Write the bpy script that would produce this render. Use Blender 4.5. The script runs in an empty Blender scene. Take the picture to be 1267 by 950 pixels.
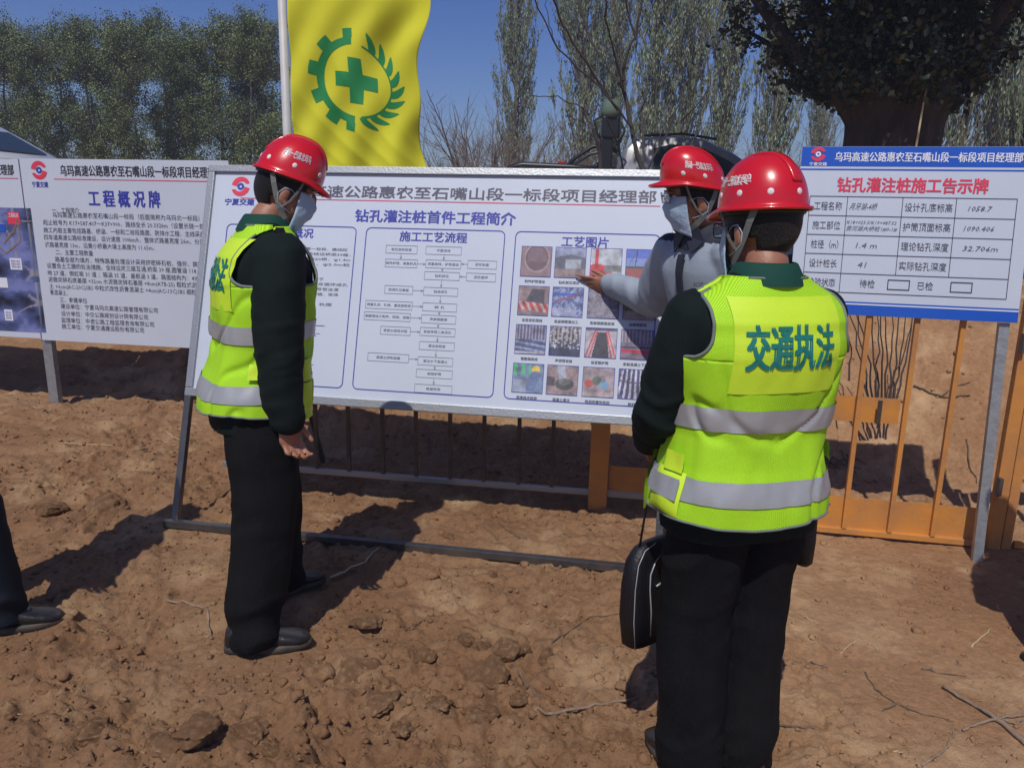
import bpy, bmesh, math, random
import numpy as np
from math import sin, cos, pi, radians, sqrt
from mathutils import Vector, Matrix

random.seed(7); RNG = np.random.default_rng(7)
SC = bpy.context.scene
C = SC.collection

# ------------------------------------------------------------------ camera
CAM_H, PITCH, ROLL, FPX = 1.6, radians(12.58), 0.0211, 960.0
cam = bpy.data.cameras.new('camera'); camo = bpy.data.objects.new('camera', cam); C.objects.link(camo)
cam.sensor_width = 36; cam.lens = FPX / 1267 * 36; cam.clip_start = .05; cam.clip_end = 3000
_f = Vector((0, cos(PITCH), -sin(PITCH))); _u = Vector((0, sin(PITCH), cos(PITCH))); _r = Vector((1, 0, 0))
_r2 = _r * cos(ROLL) + _u * sin(ROLL); _u2 = _u * cos(ROLL) - _r * sin(ROLL)
camo.matrix_world = Matrix(((_r2.x, _u2.x, -_f.x, 0), (_r2.y, _u2.y, -_f.y, 0), (_r2.z, _u2.z, -_f.z, CAM_H), (0, 0, 0, 1)))
SC.camera = camo

# ------------------------------------------------------------------ light
EL = radians(55.3); SH = Vector((.265, .964, 0)).normalized()
w = bpy.data.worlds.new("World"); SC.world = w; w.use_nodes = True
nt = w.node_tree; bg = nt.nodes['Background']
sky = nt.nodes.new('ShaderNodeTexSky'); sky.sky_type = 'NISHITA'; sky.sun_disc = False
sky.sun_elevation = EL; sky.sun_rotation = math.atan2(-SH.x, -SH.y)
sky.altitude = 1100; sky.air_density = 1.0; sky.dust_density = 1.2; sky.ozone_density = 3.5
hs = nt.nodes.new('ShaderNodeHueSaturation'); hs.inputs['Hue'].default_value = .522; hs.inputs['Saturation'].default_value = 1.30; hs.inputs['Value'].default_value = 1.34
nt.links.new(sky.outputs[0], hs.inputs['Color']); nt.links.new(hs.outputs[0], bg.inputs['Color'])
bg.inputs['Strength'].default_value = .060
sl = bpy.data.lights.new('sun', 'SUN'); sl.energy = 3.05; sl.angle = radians(.55); sl.color = (1, .955, .89)
so = bpy.data.objects.new('sun', sl); C.objects.link(so)
so.rotation_euler = Vector((SH.x * cos(EL), SH.y * cos(EL), -sin(EL))).to_track_quat('-Z', 'Y').to_euler()
SC.view_settings.view_transform = 'Standard'; SC.view_settings.look = 'None'
SC.view_settings.exposure = .10; SC.view_settings.gamma = 1
SC.cycles.max_bounces = 6; SC.cycles.transparent_max_bounces = 8

# ------------------------------------------------------------------ helpers
def ray(x, y):
    return (_f + _r2 * ((x - 633.5) / FPX) - _u2 * ((y - 475) / FPX))
EYE = Vector((0, 0, CAM_H))
def gpt(x, y, z=0.0):
    d = ray(x, y); return EYE + d * ((z - CAM_H) / d.z)
def ypt(x, y, Y):
    d = ray(x, y); return EYE + d * (Y / d.y)

def vnoise(x, y, z, seed=0):
    """smooth value noise on numpy arrays, -1..1"""
    xi = np.floor(x).astype(np.int64); yi = np.floor(y).astype(np.int64); zi = np.floor(z).astype(np.int64)
    fx = x - xi; fy = y - yi; fz = z - zi
    fx = fx * fx * fx * (fx * (fx * 6 - 15) + 10); fy = fy * fy * fy * (fy * (fy * 6 - 15) + 10); fz = fz * fz * fz * (fz * (fz * 6 - 15) + 10)
    def h(a, b, c):
        n = (a * 374761393 + b * 668265263 + c * 2147483647 + seed * 974634777) & 0xffffffff
        n = ((n ^ (n >> 13)) * 1274126177) & 0xffffffff
        n = ((n ^ (n >> 16)) * 2246822519) & 0xffffffff
        return ((n ^ (n >> 15)) & 0xffff) / 32767.5 - 1
    r = 0
    for dx in (0, 1):
        for dy in (0, 1):
            for dz in (0, 1):
                r = r + h(xi + dx, yi + dy, zi + dz) * (fx if dx else 1 - fx) * (fy if dy else 1 - fy) * (fz if dz else 1 - fz)
    return r
def fbm(x, y, z, oct=4, seed=0):
    a = 1; s = 0; f = 1
    for k in range(oct):
        s = s + a * vnoise(x * f, y * f, z * f, seed + k * 17); a *= .5; f *= 2.03
    return s

def worley(x, y, seed=0):
    xi = np.floor(x).astype(np.int64); yi = np.floor(y).astype(np.int64); f1 = np.full(x.shape, 9.); f2 = f1.copy(); hh = f1 * 0
    for dx in (-1, 0, 1):
        for dy in (-1, 0, 1):
            a, b = xi + dx, yi + dy; n = (a * 374761393 + b * 668265263 + seed * 974634777) & 0xffffffff
            n = ((n ^ (n >> 13)) * 1274126177) & 0xffffffff; n = ((n ^ (n >> 16)) * 2246822519) & 0xffffffff; n = n ^ (n >> 15)
            px = a + (n & 1023) / 1023.; py = b + ((n >> 10) & 1023) / 1023.; h = ((n >> 20) & 1023) / 1023.
            d = np.hypot(px - x, py - y); nw = d < f1; f2 = np.where(nw, f1, np.minimum(f2, d)); hh = np.where(nw, h, hh); f1 = np.where(nw, d, f1)
    return f1, f2, hh
def sm(a, b, x):
    t = np.clip((x - a) / (b - a), 0, 1); return t * t * (3 - 2 * t)

def npmesh(name, verts, faces, smooth=True):
    me = bpy.data.meshes.new(name)
    verts = np.asarray(verts, dtype=np.float32); faces = np.asarray(faces, dtype=np.int32)
    n = faces.shape[1]
    me.vertices.add(len(verts)); me.vertices.foreach_set('co', verts.ravel())
    me.loops.add(faces.size); me.loops.foreach_set('vertex_index', faces.ravel())
    me.polygons.add(len(faces)); me.polygons.foreach_set('loop_start', np.arange(0, faces.size, n, dtype=np.int32))
    me.polygons.foreach_set('loop_total', np.full(len(faces), n, dtype=np.int32))
    me.update(calc_edges=True); me.validate()
    if smooth: me.shade_smooth()
    return me
def setcol(me, cols, name='Col'):
    a = me.color_attributes.new(name, 'FLOAT_COLOR', 'POINT')
    c = np.ones((len(me.vertices), 4), np.float32); c[:, :3] = cols; a.data.foreach_set('color', c.ravel())

def link(name, me, m=None, parent=None, **k):
    o = bpy.data.objects.new(name, me); C.objects.link(o)
    if m is not None:
        me.materials.clear()
        for q in (m if isinstance(m, (list, tuple)) else [m]): me.materials.append(q)
    if parent is not None: o.parent = parent
    for a, b in k.items(): o[a] = b
    return o
def empty(name, label, cat, loc=(0, 0, 0), rz=0, group=None):
    o = bpy.data.objects.new(name, None); C.objects.link(o); o.location = loc; o.rotation_euler = (0, 0, rz)
    o.empty_display_size = .1; o['label'] = label; o['category'] = cat
    if group: o['group'] = group
    return o

class MB:
    def __init__(s): s.b = bmesh.new()
    def box(s, c, size, M=None, bev=0):
        r = bmesh.ops.create_cube(s.b, size=1)['verts']
        for v in r: v.co = Vector((v.co.x * size[0], v.co.y * size[1], v.co.z * size[2]))
        if bev:
            e = list({e for v in r for e in v.link_edges})
            q = bmesh.ops.bevel(s.b, geom=r + e, offset=bev, segments=2, affect='EDGES', profile=.6)
            r = [v for v in q['verts']]
            r = list({v for v in r} | {v for f in q['faces'] for v in f.verts})
        T = Matrix.Translation(c)
        if M is not None: T = T @ M.to_4x4()
        bmesh.ops.transform(s.b, matrix=T, verts=list(set(r)))
        return s
    def bar(s, p, q, wx, wy=None, up=(0, 0, 1), bev=0):
        p = Vector(p); q = Vector(q); d = q - p; L = d.length; z = d.normalized(); up = Vector(up)
        if abs(z.dot(up)) > .98: up = Vector((0, 1, 0))
        x = up.cross(z).normalized(); y = z.cross(x)
        M = Matrix((x, y, z)).transposed()
        return s.box((p + q) / 2, (wx, wy or wx, L), M, bev)
    def tube(s, pts, rad, seg=8, cap=True):
        pts = [Vector(p) for p in pts]; n = len(pts)
        rad = rad if hasattr(rad, '__len__') else [rad] * n
        prev = None; rings = []
        for i in range(n):
            t = (pts[min(i + 1, n - 1)] - pts[max(i - 1, 0)])
            if t.length < 1e-9: t = Vector((0, 0, 1))
            t.normalize()
            if prev is None:
                a = Vector((0, 0, 1)) if abs(t.z) < .9 else Vector((1, 0, 0)); x = a.cross(t).normalized()
            else:
                x = (prev - t * prev.dot(t)).normalized()
            prev = x; y = t.cross(x)
            rings.append([s.b.verts.new(pts[i] + (x * cos(2 * pi * k / seg) + y * sin(2 * pi * k / seg)) * rad[i]) for k in range(seg)])
        for i in range(n - 1):
            for k in range(seg):
                s.b.faces.new((rings[i][k], rings[i][(k + 1) % seg], rings[i + 1][(k + 1) % seg], rings[i + 1][k]))
        if cap:
            s.b.faces.new(rings[0][::-1]); s.b.faces.new(rings[-1])
        return s
    def ell(s, c, r, M=None, seg=20, rg=12):
        v = bmesh.ops.create_uvsphere(s.b, u_segments=seg, v_segments=rg, radius=1)['verts']
        T = Matrix.Translation(c)
        if M is not None: T = T @ M.to_4x4()
        T = T @ Matrix.Diagonal((r[0], r[1], r[2], 1)); bmesh.ops.transform(s.b, matrix=T, verts=v); return s
    def loft(s, rings, cap=True):
        R = [[s.b.verts.new(p) for p in r] for r in rings]; n = len(R[0])
        for i in range(len(R) - 1):
            for k in range(n): s.b.faces.new((R[i][k], R[i][(k + 1) % n], R[i + 1][(k + 1) % n], R[i + 1][k]))
        if cap: s.b.faces.new(R[0][::-1]); s.b.faces.new(R[-1])
        return s
    def quad(s, *p):
        s.b.faces.new([s.b.verts.new(q) for q in p]); return s
    def mesh(s, name='m', smooth=False):
        bmesh.ops.recalc_face_normals(s.b, faces=s.b.faces)
        me = bpy.data.meshes.new(name); s.b.to_mesh(me); s.b.free()
        if smooth: me.shade_smooth()
        return me
    def build(s, name, m, parent=None, smooth=False, **k):
        return link(name, s.mesh(name, smooth), m, parent, **k)

def remesh(me, voxel, it=4, fac=.5, disp=None):
    """voxel remesh + smooth a mesh, then displace along normals"""
    o = bpy.data.objects.new('tmp', me); C.objects.link(o)
    a = o.modifiers.new('r', 'REMESH'); a.mode = 'VOXEL'; a.voxel_size = voxel; a.use_smooth_shade = True
    b = o.modifiers.new('s', 'SMOOTH'); b.factor = fac; b.iterations = it
    dg = bpy.context.evaluated_depsgraph_get(); dg.update()
    r = bpy.data.meshes.new_from_object(o.evaluated_get(dg)); bpy.data.objects.remove(o)
    if disp:
        n = len(r.vertices); co = np.empty(n * 3, np.float32); r.vertices.foreach_get('co', co); co = co.reshape(-1, 3)
        no = np.empty(n * 3, np.float32); r.vertices.foreach_get('normal', no); no = no.reshape(-1, 3)
        r.vertices.foreach_set('co', (co + no * disp(co)[:, None]).astype(np.float32).ravel()); r.update()
    r.shade_smooth(); return r

# ------------------------------------------------------------------ materials
def mat(name, col, rough=.6, metal=0, var=None, scale=8, amt=.5, bump=0, bscale=60, spec=None, coat=0, attr=None, detail=6, aniso=None, trans=0, alpha=1, obj=True):
    m = bpy.data.materials.new(name); m.use_nodes = True; t = m.node_tree; b = t.nodes['Principled BSDF']
    b.inputs['Base Color'].default_value = (*col, 1); b.inputs['Roughness'].default_value = rough; b.inputs['Metallic'].default_value = metal
    if spec is not None: b.inputs['Specular IOR Level'].default_value = spec
    if coat: b.inputs['Coat Weight'].default_value = coat; b.inputs['Coat Roughness'].default_value = .08
    tc = t.nodes.new('ShaderNodeTexCoord'); co = tc.outputs['Object' if obj else 'Generated']
    if aniso:
        mp = t.nodes.new('ShaderNodeMapping'); mp.inputs['Scale'].default_value = aniso; t.links.new(co, mp.inputs[0]); co = mp.outputs[0]
    src = None
    if attr:
        a = t.nodes.new('ShaderNodeVertexColor'); a.layer_name = attr; src = a.outputs[0]
    if var is not None:
        n = t.nodes.new('ShaderNodeTexNoise'); n.inputs['Scale'].default_value = scale; n.inputs['Detail'].default_value = detail; n.inputs['Roughness'].default_value = .65
        t.links.new(co, n.inputs['Vector'])
        r = t.nodes.new('ShaderNodeMapRange'); r.inputs[1].default_value = .38; r.inputs[2].default_value = .66; t.links.new(n.outputs[0], r.inputs[0])
        r.inputs[4].default_value = amt
        mx = t.nodes.new('ShaderNodeMix'); mx.data_type = 'RGBA'
        if src is not None: t.links.new(src, mx.inputs[6])
        else: mx.inputs[6].default_value = (*col, 1)
        mx.inputs[7].default_value = (*var, 1); t.links.new(r.outputs[0], mx.inputs[0]); src = mx.outputs[2]
    if src is not None: t.links.new(src, b.inputs['Base Color'])
    if bump:
        n2 = t.nodes.new('ShaderNodeTexNoise'); n2.inputs['Scale'].default_value = bscale; n2.inputs['Detail'].default_value = 5; t.links.new(co, n2.inputs['Vector'])
        bp = t.nodes.new('ShaderNodeBump'); bp.inputs['Strength'].default_value = bump; bp.inputs['Distance'].default_value = .01
        t.links.new(n2.outputs[0], bp.inputs['Height']); t.links.new(bp.outputs[0], b.inputs['Normal'])
    if trans: b.inputs['Transmission Weight'].default_value = trans
    return m
M = {}
M['steel'] = mat('brushed_aluminium', (.36, .375, .39), .45, .7, (.38, .39, .4), 14, .6, .15, 90)
M['zinc'] = mat('galvanised_steel', (.42, .44, .46), .5, .7, (.28, .29, .3), 20, .7, .2, 60)
M['dark_steel'] = mat('dark_steel_tube', (.12, .12, .125), .35, .75, (.22, .2, .18), 9, .7, .2, 80)
M['white_sheet'] = mat('printed_white_vinyl', (.56, .61, .70), .35, 0, (.52, .57, .665), 1.6, .7, .03, 5)
M['ink_black'] = mat('black_ink', (.035, .03, .05), .5)
M['ink_grey'] = mat('grey_ink', (.085, .08, .11), .5)
M['ink_lgrey'] = mat('pale_grey_ink', (.3, .29, .36), .5)
M['ink_blue'] = mat('blue_ink', (.035, .045, .36), .5)
M['ink_red'] = mat('red_ink', (.68, .04, .09), .5)
M['ink_pen'] = mat('pen_ink', (.12, .12, .15), .5)
M['sign_blue'] = mat('blue_vinyl', (.012, .085, .48), .35, 0, (.02, .11, .52), 3, .7)
M['white_ink'] = mat('white_ink', (.72, .74, .8), .45)
M['orange'] = mat('orange_paint', (.60, .25, .05), .6, 0, (.40, .19, .08), 5, .8, .2, 40)
M['flag'] = mat('yellow_flag_cloth', (.62, .60, .035), .75, 0, (.57, .555, .03), 3, .5, .05, 400, spec=.2)
M['green'] = mat('green_print', (.012, .23, .06), .7)
M['pole'] = mat('white_pole_paint', (.55, .54, .52), .5, 0, (.42, .4, .38), 5, .6)
M['helmet'] = mat('red_helmet_plastic', (.60, .006, .014), .26, 0, (.50, .022, .026), 22, .45, .04, 300, coat=.4)
M['hwhite'] = mat('white_helmet_print', (.75, .7, .7), .5)
M['strap'] = mat('grey_webbing', (.16, .17, .16), .8, bump=.3, bscale=300)
M['skin'] = mat('skin', (.36, .165, .10), .5, 0, (.28, .115, .07), 18, .6, .12, 120)
M['hair'] = mat('black_hair', (.008, .008, .009), .5, 0, bump=1, bscale=220, aniso=(4, 4, .5))
M['mask'] = mat('blue_mask_cloth', (.36, .49, .64), .8, 0, (.50, .60, .70), 14, .6, .4, 60)
M['glass_frame'] = mat('dark_glasses_frame', (.01, .01, .012), .3)
M['uniform'] = mat('dark_green_black_uniform', (.0035, .011, .010), .85, 0, (.003, .006, .007), 5, .7, .25, 500, spec=.25)
M['collar'] = mat('dark_green_collar', (.008, .055, .04), .8, 0, spec=.25)
M['navy'] = mat('navy_uniform', (.008, .012, .022), .8, 0, (.005, .007, .012), 5, .7, .25, 500, spec=.25)
M['trouser'] = mat('black_trousers', (.0055, .006, .008), .85, 0, (.012, .0105, .009), 3, .5, .5, 90, spec=.15, aniso=(3, 3, .6))
M['jacket'] = mat('grey_work_jacket', (.31, .36, .42), .75, 0, (.27, .32, .38), 6, .6, .3, 300)
M['jacket_dark'] = mat('navy_jacket_trim', (.014, .018, .035), .75)
M['shoe'] = mat('black_leather', (.012, .012, .013), .3, 0, (.06, .045, .035), 9, .35, .25, 60)
M['sole'] = mat('grey_rubber_sole', (.03, .032, .032), .7, 0, (.14, .1, .07), 12, .6)
M['vest_plain'] = mat('yellow_green_vest_cloth', (.58, .82, .03), .6, 0, (.53, .77, .03), 8, .5, .1, 200)
M['reflective'] = mat('silver_reflective_tape', (.36, .375, .39), .4, .25, (.46, .47, .48), 5, .6, .1, 30)
M['piping'] = mat('grey_piping', (.16, .19, .17), .7)
M['vest_text'] = mat('teal_print', (.008, .19, .17), .6)
M['bag'] = mat('black_nylon', (.006, .006, .008), .45, 0, bump=.3, bscale=200)
M['gold'] = mat('gold_button', (.6, .42, .12), .3, .9)
M['lens'] = mat('lens', (.75, .8, .8), .05, 0, trans=.95)
M['white_paint'] = mat('white_car_paint', (.62, .63, .64), .25, 0, (.5, .49, .47), 3, .6, coat=.6)
M['silver_paint'] = mat('silver_car_paint', (.34, .35, .36), .3, .4, (.27, .27, .27), 3, .6, coat=.5)
M['car_glass'] = mat('tinted_car_glass', (.03, .045, .05), .10, 0, spec=.6)
M['rubber'] = mat('rubber', (.015, .015, .016), .7)
M['black_plastic'] = mat('black_plastic', (.01, .012, .018), .4)
M['olive'] = mat('grey_green_canvas', (.10, .15, .12), .8, 0, (.07, .1, .08), 12, .6)
M['bark'] = mat('willow_bark', (.045, .032, .024), .95, 0, (.014, .011, .009), 7, .9, 1, 30, aniso=(1, 1, .35))
M['bark_pale'] = mat('poplar_bark', (.17, .155, .13), .9, 0, (.09, .08, .065), 9, .8, .6, 30)
M['twig_grey'] = mat('grey_twigs', (.10, .085, .085), .9, 0, (.05, .04, .04), 9, .7)
M['twig_dry'] = mat('dry_wood', (.30, .215, .15), .9, 0, (.16, .11, .075), 20, .8, .4, 80)
M['twig_dark'] = mat('dark_bark_shoot', (.055, .045, .04), .9)
M['twig_ground'] = mat('brown_dead_twig', (.11, .078, .055), .95, 0, (.2, .15, .1), 40, .7, .5, 90)
M['straw'] = mat('pale_straw', (.5, .4, .22), .8)
M['leaf_row'] = mat('grove_leaves', (.07, .12, .03), .7, 0, attr='Col')
M['leaf_pop'] = mat('poplar_leaves', (.1, .14, .07), .7, 0, attr='Col')
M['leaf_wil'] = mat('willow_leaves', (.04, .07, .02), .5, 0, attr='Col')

def vest_mat():
    m = bpy.data.materials.new('yellow_green_mesh_cloth'); m.use_nodes = True; t = m.node_tree; b = t.nodes['Principled BSDF']
    b.inputs['Roughness'].default_value = .65; b.inputs['Specular IOR Level'].default_value = .25
    uv = t.nodes.new('ShaderNodeTexCoord')
    mp = t.nodes.new('ShaderNodeMapping'); mp.inputs['Rotation'].default_value = (0, 0, .785); mp.inputs['Scale'].default_value = (250, 250, 250)
    t.links.new(uv.outputs['UV'], mp.inputs[0])
    v = t.nodes.new('ShaderNodeTexVoronoi'); v.inputs['Scale'].default_value = 1; v.inputs['Randomness'].default_value = .12; t.links.new(mp.outputs[0], v.inputs['Vector'])
    r = t.nodes.new('ShaderNodeMapRange'); r.inputs[1].default_value = .16; r.inputs[2].default_value = .42; t.links.new(v.outputs['Distance'], r.inputs[0])
    mx = t.nodes.new('ShaderNodeMix'); mx.data_type = 'RGBA'; mx.inputs[6].default_value = (.19, .44, .014, 1); mx.inputs[7].default_value = (.47, .83, .025, 1)
    t.links.new(r.outputs[0], mx.inputs[0]); t.links.new(mx.outputs[2], b.inputs['Base Color'])
    bp = t.nodes.new('ShaderNodeBump'); bp.inputs['Strength'].default_value = .4; bp.inputs['Distance'].default_value = .001
    t.links.new(r.outputs[0], bp.inputs['Height']); t.links.new(bp.outputs[0], b.inputs['Normal']); return m
M['vest'] = vest_mat()

def ground_mat():
    m = bpy.data.materials.new('dry_brown_soil'); m.use_nodes = True; t = m.node_tree; b = t.nodes['Principled BSDF']
    b.inputs['Roughness'].default_value = .95; b.inputs['Specular IOR Level'].default_value = .15
    tc = t.nodes.new('ShaderNodeTexCoord')
    def noise(s, d=8, r=.65):
        n = t.nodes.new('ShaderNodeTexNoise'); n.inputs['Scale'].default_value = s; n.inputs['Detail'].default_value = d; n.inputs['Roughness'].default_value = r
        t.links.new(tc.outputs['Object'], n.inputs['Vector']); return n.outputs[0]
    def ramp(src, stops):
        r = t.nodes.new('ShaderNodeValToRGB'); e = r.color_ramp.elements
        e[0].position, e[0].color = stops[0][0], (*stops[0][1], 1); e[1].position, e[1].color = stops[-1][0], (*stops[-1][1], 1)
        for p, c in stops[1:-1]:
            q = e.new(p); q.color = (*c, 1)
        t.links.new(src, r.inputs[0]); return r.outputs[0]
    base = ramp(noise(1.1, 6), [(.3, (.225, .122, .066)), (.5, (.285, .165, .092)), (.7, (.34, .215, .128))])
    fine = ramp(noise(38, 6, .7), [(.3, (.5, .5, .5)), (.5, (.62, .61, .6)), (.72, (.76, .74, .72))])
    mx = t.nodes.new('ShaderNodeMix'); mx.data_type = 'RGBA'; mx.blend_type = 'MULTIPLY'; mx.inputs[0].default_value = 1
    t.links.new(base, mx.inputs[6]); t.links.new(fine, mx.inputs[7])
    # pale sandy and damp patches
    pt = t.nodes.new('ShaderNodeMapRange'); pt.inputs[1].default_value = .52; pt.inputs[2].default_value = .7; t.links.new(noise(2.3, 5), pt.inputs[0])
    m2 = t.nodes.new('ShaderNodeMix'); m2.data_type = 'RGBA'; t.links.new(mx.outputs[2], m2.inputs[6]); m2.inputs[7].default_value = (.30, .205, .122, 1)
    ml = t.nodes.new('ShaderNodeMath'); ml.operation = 'MULTIPLY'; ml.inputs[1].default_value = .8; t.links.new(pt.outputs[0], ml.inputs[0]); t.links.new(ml.outputs[0], m2.inputs[0])
    g = t.nodes.new('ShaderNodeMix'); g.data_type = 'RGBA'; g.blend_type = 'MULTIPLY'; g.inputs[0].default_value = 1; g.inputs[7].default_value = (1.76, 1.72, 1.62, 1)
    g.clamp_result = False
    t.links.new(m2.outputs[2], g.inputs[6]); t.links.new(g.outputs[2], b.inputs['Base Color'])
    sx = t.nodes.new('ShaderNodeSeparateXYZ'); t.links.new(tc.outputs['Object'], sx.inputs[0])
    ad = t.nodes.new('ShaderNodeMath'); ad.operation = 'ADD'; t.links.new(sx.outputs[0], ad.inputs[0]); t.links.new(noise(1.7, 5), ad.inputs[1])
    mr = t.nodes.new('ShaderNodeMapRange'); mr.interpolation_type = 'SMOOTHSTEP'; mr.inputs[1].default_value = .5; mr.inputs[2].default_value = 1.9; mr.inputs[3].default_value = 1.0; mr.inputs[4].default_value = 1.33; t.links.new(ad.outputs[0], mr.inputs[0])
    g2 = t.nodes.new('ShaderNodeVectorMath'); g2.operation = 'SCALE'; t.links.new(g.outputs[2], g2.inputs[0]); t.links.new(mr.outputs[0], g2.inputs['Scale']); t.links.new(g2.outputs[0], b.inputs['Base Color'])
    b1 = t.nodes.new('ShaderNodeBump'); b1.inputs['Strength'].default_value = .9; b1.inputs['Distance'].default_value = .02; t.links.new(noise(30, 8, .75), b1.inputs['Height'])
    b2 = t.nodes.new('ShaderNodeBump'); b2.inputs['Strength'].default_value = .7; b2.inputs['Distance'].default_value = .006; t.links.new(noise(160, 4, .7), b2.inputs['Height'])
    t.links.new(b1.outputs[0], b2.inputs['Normal']); t.links.new(b2.outputs[0], b.inputs['Normal'])
    return m
M['soil'] = ground_mat()

# ------------------------------------------------------------------ terrain
FEET = []
def terr(x, y):
    x = np.asarray(x, float); y = np.asarray(y, float); o = x * 0
    d = y + .17 * x
    d0 = 5.45 - .78 * sm(-2.5, -1.3, x)
    z = .93 * sm(0, 2.5 - .8 * sm(-2.5, -1.3, x), d - d0 + .25 * vnoise(x * .5, y * .5, o, 3))
    z = z + .035 * fbm(x * .55 + 3, y * .55, o, 2, 11) * sm(.2, 1.5, y)
    rough = np.clip(.58 - .55 * sm(.9, 1.5, x) * sm(4.2, 3.4, y) + .5 * np.exp(-(((x + .35) / .95) ** 2 + ((y - 2.0) / .55) ** 2)) + .3 * sm(-.8, -1.6, x), .12, 1)
    far = sm(14, 7, y) * sm(-9, -6, x) * sm(10, 6, x)
    wx, wy = x + .12 * vnoise(x * 3, y * 3, o, 61), y + .12 * vnoise(x * 3, y * 3, o, 62)
    r1 = 1 - np.abs(fbm(wx * 2.6, wy * 2.6, o, 3, 5))
    r2 = np.abs(fbm(wx * 6.5, wy * 6.5, o + 2, 5, 9))
    c1 = np.clip(fbm(wx * 11, wy * 11, o + 5, 4, 21) * 1.5, -.25, 1.0)
    c2 = np.clip(fbm(wx * 27, wy * 27, o + 5, 3, 23) * 1.8 - .2, 0, 1.0)
    ux, uy = x + .05 * fbm(x * 9, y * 9, o, 2, 71), y + .05 * fbm(x * 9, y * 9, o, 2, 72)
    a1, a2, ah = worley(ux * 7, uy * 7, 3); b1, b2, bh = worley(ux * 21 + 3, uy * 21, 5)
    clump = sm(.05, .5, fbm(x * 1.1 + 5, y * 1.1, o, 3, 44) + .25 + .9 * np.exp(-(((x + .35) / .9) ** 2 + ((y - 2.0) / .5) ** 2)))
    pl = clump * (.030 * ah - .020 * np.exp(-(a2 - a1) / .10) + .012 * (1 - a1)) + (.25 + .75 * clump) * (.010 * bh - .009 * np.exp(-(b2 - b1) / .16))
    z = z + far * rough * (.030 * r1 + .026 * (.5 - r2) + .020 * c1 + .012 * c2 + pl * 1.15) - .02 * rough * far
    z = z + .003 * fbm(x * 38, y * 38, o, 2, 31) * far * (.35 + rough)
    for fx, fy in FEET:
        k = np.exp(-(((x - fx) / .17) ** 2 + ((y - fy) / .17) ** 2) ** 2)
        z = z * (1 - k)
    return z
def hz(x, y): return float(terr(np.array([x]), np.array([y]))[0])
def tpt(px, py, dz=0):
    """point of the soil seen at a pixel of the photograph"""
    d = ray(px, py); t = .8
    for i in range(4000):
        p = EYE + d * t
        z = ZC(p.x, p.y)
        if p.z <= z: break
        t += max(.004, (p.z - z) * .6)
    p.z = ZC(p.x, p.y) + dz; return p
FEET += [(-.88, 2.58), (-.97, 3.03), (.48, 1.98), (.70, 1.94), (-1.84, 2.62), (.85, 3.0), (1.0, 3.2), (-1.70, 3.68), (.7, 3.27)]
def build_ground():
    xs = np.concatenate([-np.geomspace(1200, 7, 40)[:-1], np.arange(-7, -2.9, .045), np.arange(-2.9, 3.3, .0105), np.arange(3.3, 9, .05), np.geomspace(9, 1200, 40)])
    ys = [-40., -10, -3, -1, 0, .4]; y = .6
    while y < 9.5:
        ys.append(y); y += max(.0088, .0042 * y)
    ys = np.concatenate([ys, np.geomspace(9.5, 2500, 60)])
    X, Y = np.meshgrid(xs, ys); Z = terr(X.ravel(), Y.ravel())
    n, m = X.shape
    idx = np.arange(n * m).reshape(n, m)
    F = np.stack([idx[:-1, :-1], idx[:-1, 1:], idx[1:, 1:], idx[1:, :-1]], -1).reshape(-1, 4)
    me = npmesh('ground', np.stack([X.ravel(), Y.ravel(), Z], -1), F)
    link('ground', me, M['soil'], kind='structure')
    global GX, GY, GZ
    GX, GY, GZ = xs, ys, Z.reshape(n, m)
build_ground()
def ZC(x, y):
    i = int(np.clip(np.searchsorted(GX, x) - 1, 0, len(GX) - 2)); j = int(np.clip(np.searchsorted(GY, y) - 1, 0, len(GY) - 2))
    a = (x - GX[i]) / (GX[i + 1] - GX[i]); b = (y - GY[j]) / (GY[j + 1] - GY[j])
    return float((GZ[j, i] * (1 - a) + GZ[j, i + 1] * a) * (1 - b) + (GZ[j + 1, i] * (1 - a) + GZ[j + 1, i + 1] * a) * b)

# ------------------------------------------------------------------ lettering and boards
class Plane:
    """a flat board: foot G, along u, up w, outward normal nrm"""
    def __init__(s, G, yaw, lean):
        s.G = Vector(G); s.u = Vector((cos(yaw), sin(yaw), 0)); b = Vector((-s.u.y, s.u.x, 0))
        s.w = b * sin(lean) + Vector((0, 0, cos(lean))); s.n = s.u.cross(s.w).normalized()
        if s.n.y > 0: s.n = -s.n
    def st(s, px, py):
        d = ray(px, py); t = (s.G - EYE).dot(s.n) / d.dot(s.n); P = EYE + d * t - s.G
        return P.dot(s.u), P.dot(s.w)
    def P(s, a, b, o=0.): return s.G + s.u * a + s.w * b + s.n * o
def glyphs(txt, bold=0., res=1):
    c = bpy.data.curves.new('t', 'FONT'); c.body = txt; c.resolution_u = res; c.offset = bold
    o = bpy.data.objects.new('t', c); me = bpy.data.meshes.new_from_object(o)
    n = len(me.vertices); co = np.empty(n * 3, np.float32); me.vertices.foreach_get('co', co); co = co.reshape(-1, 3)[:, :2].copy()
    fs = [tuple(p.vertices) for p in me.polygons]
    bpy.data.objects.remove(o); bpy.data.curves.remove(c); bpy.data.meshes.remove(me)
    return co, fs
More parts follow.
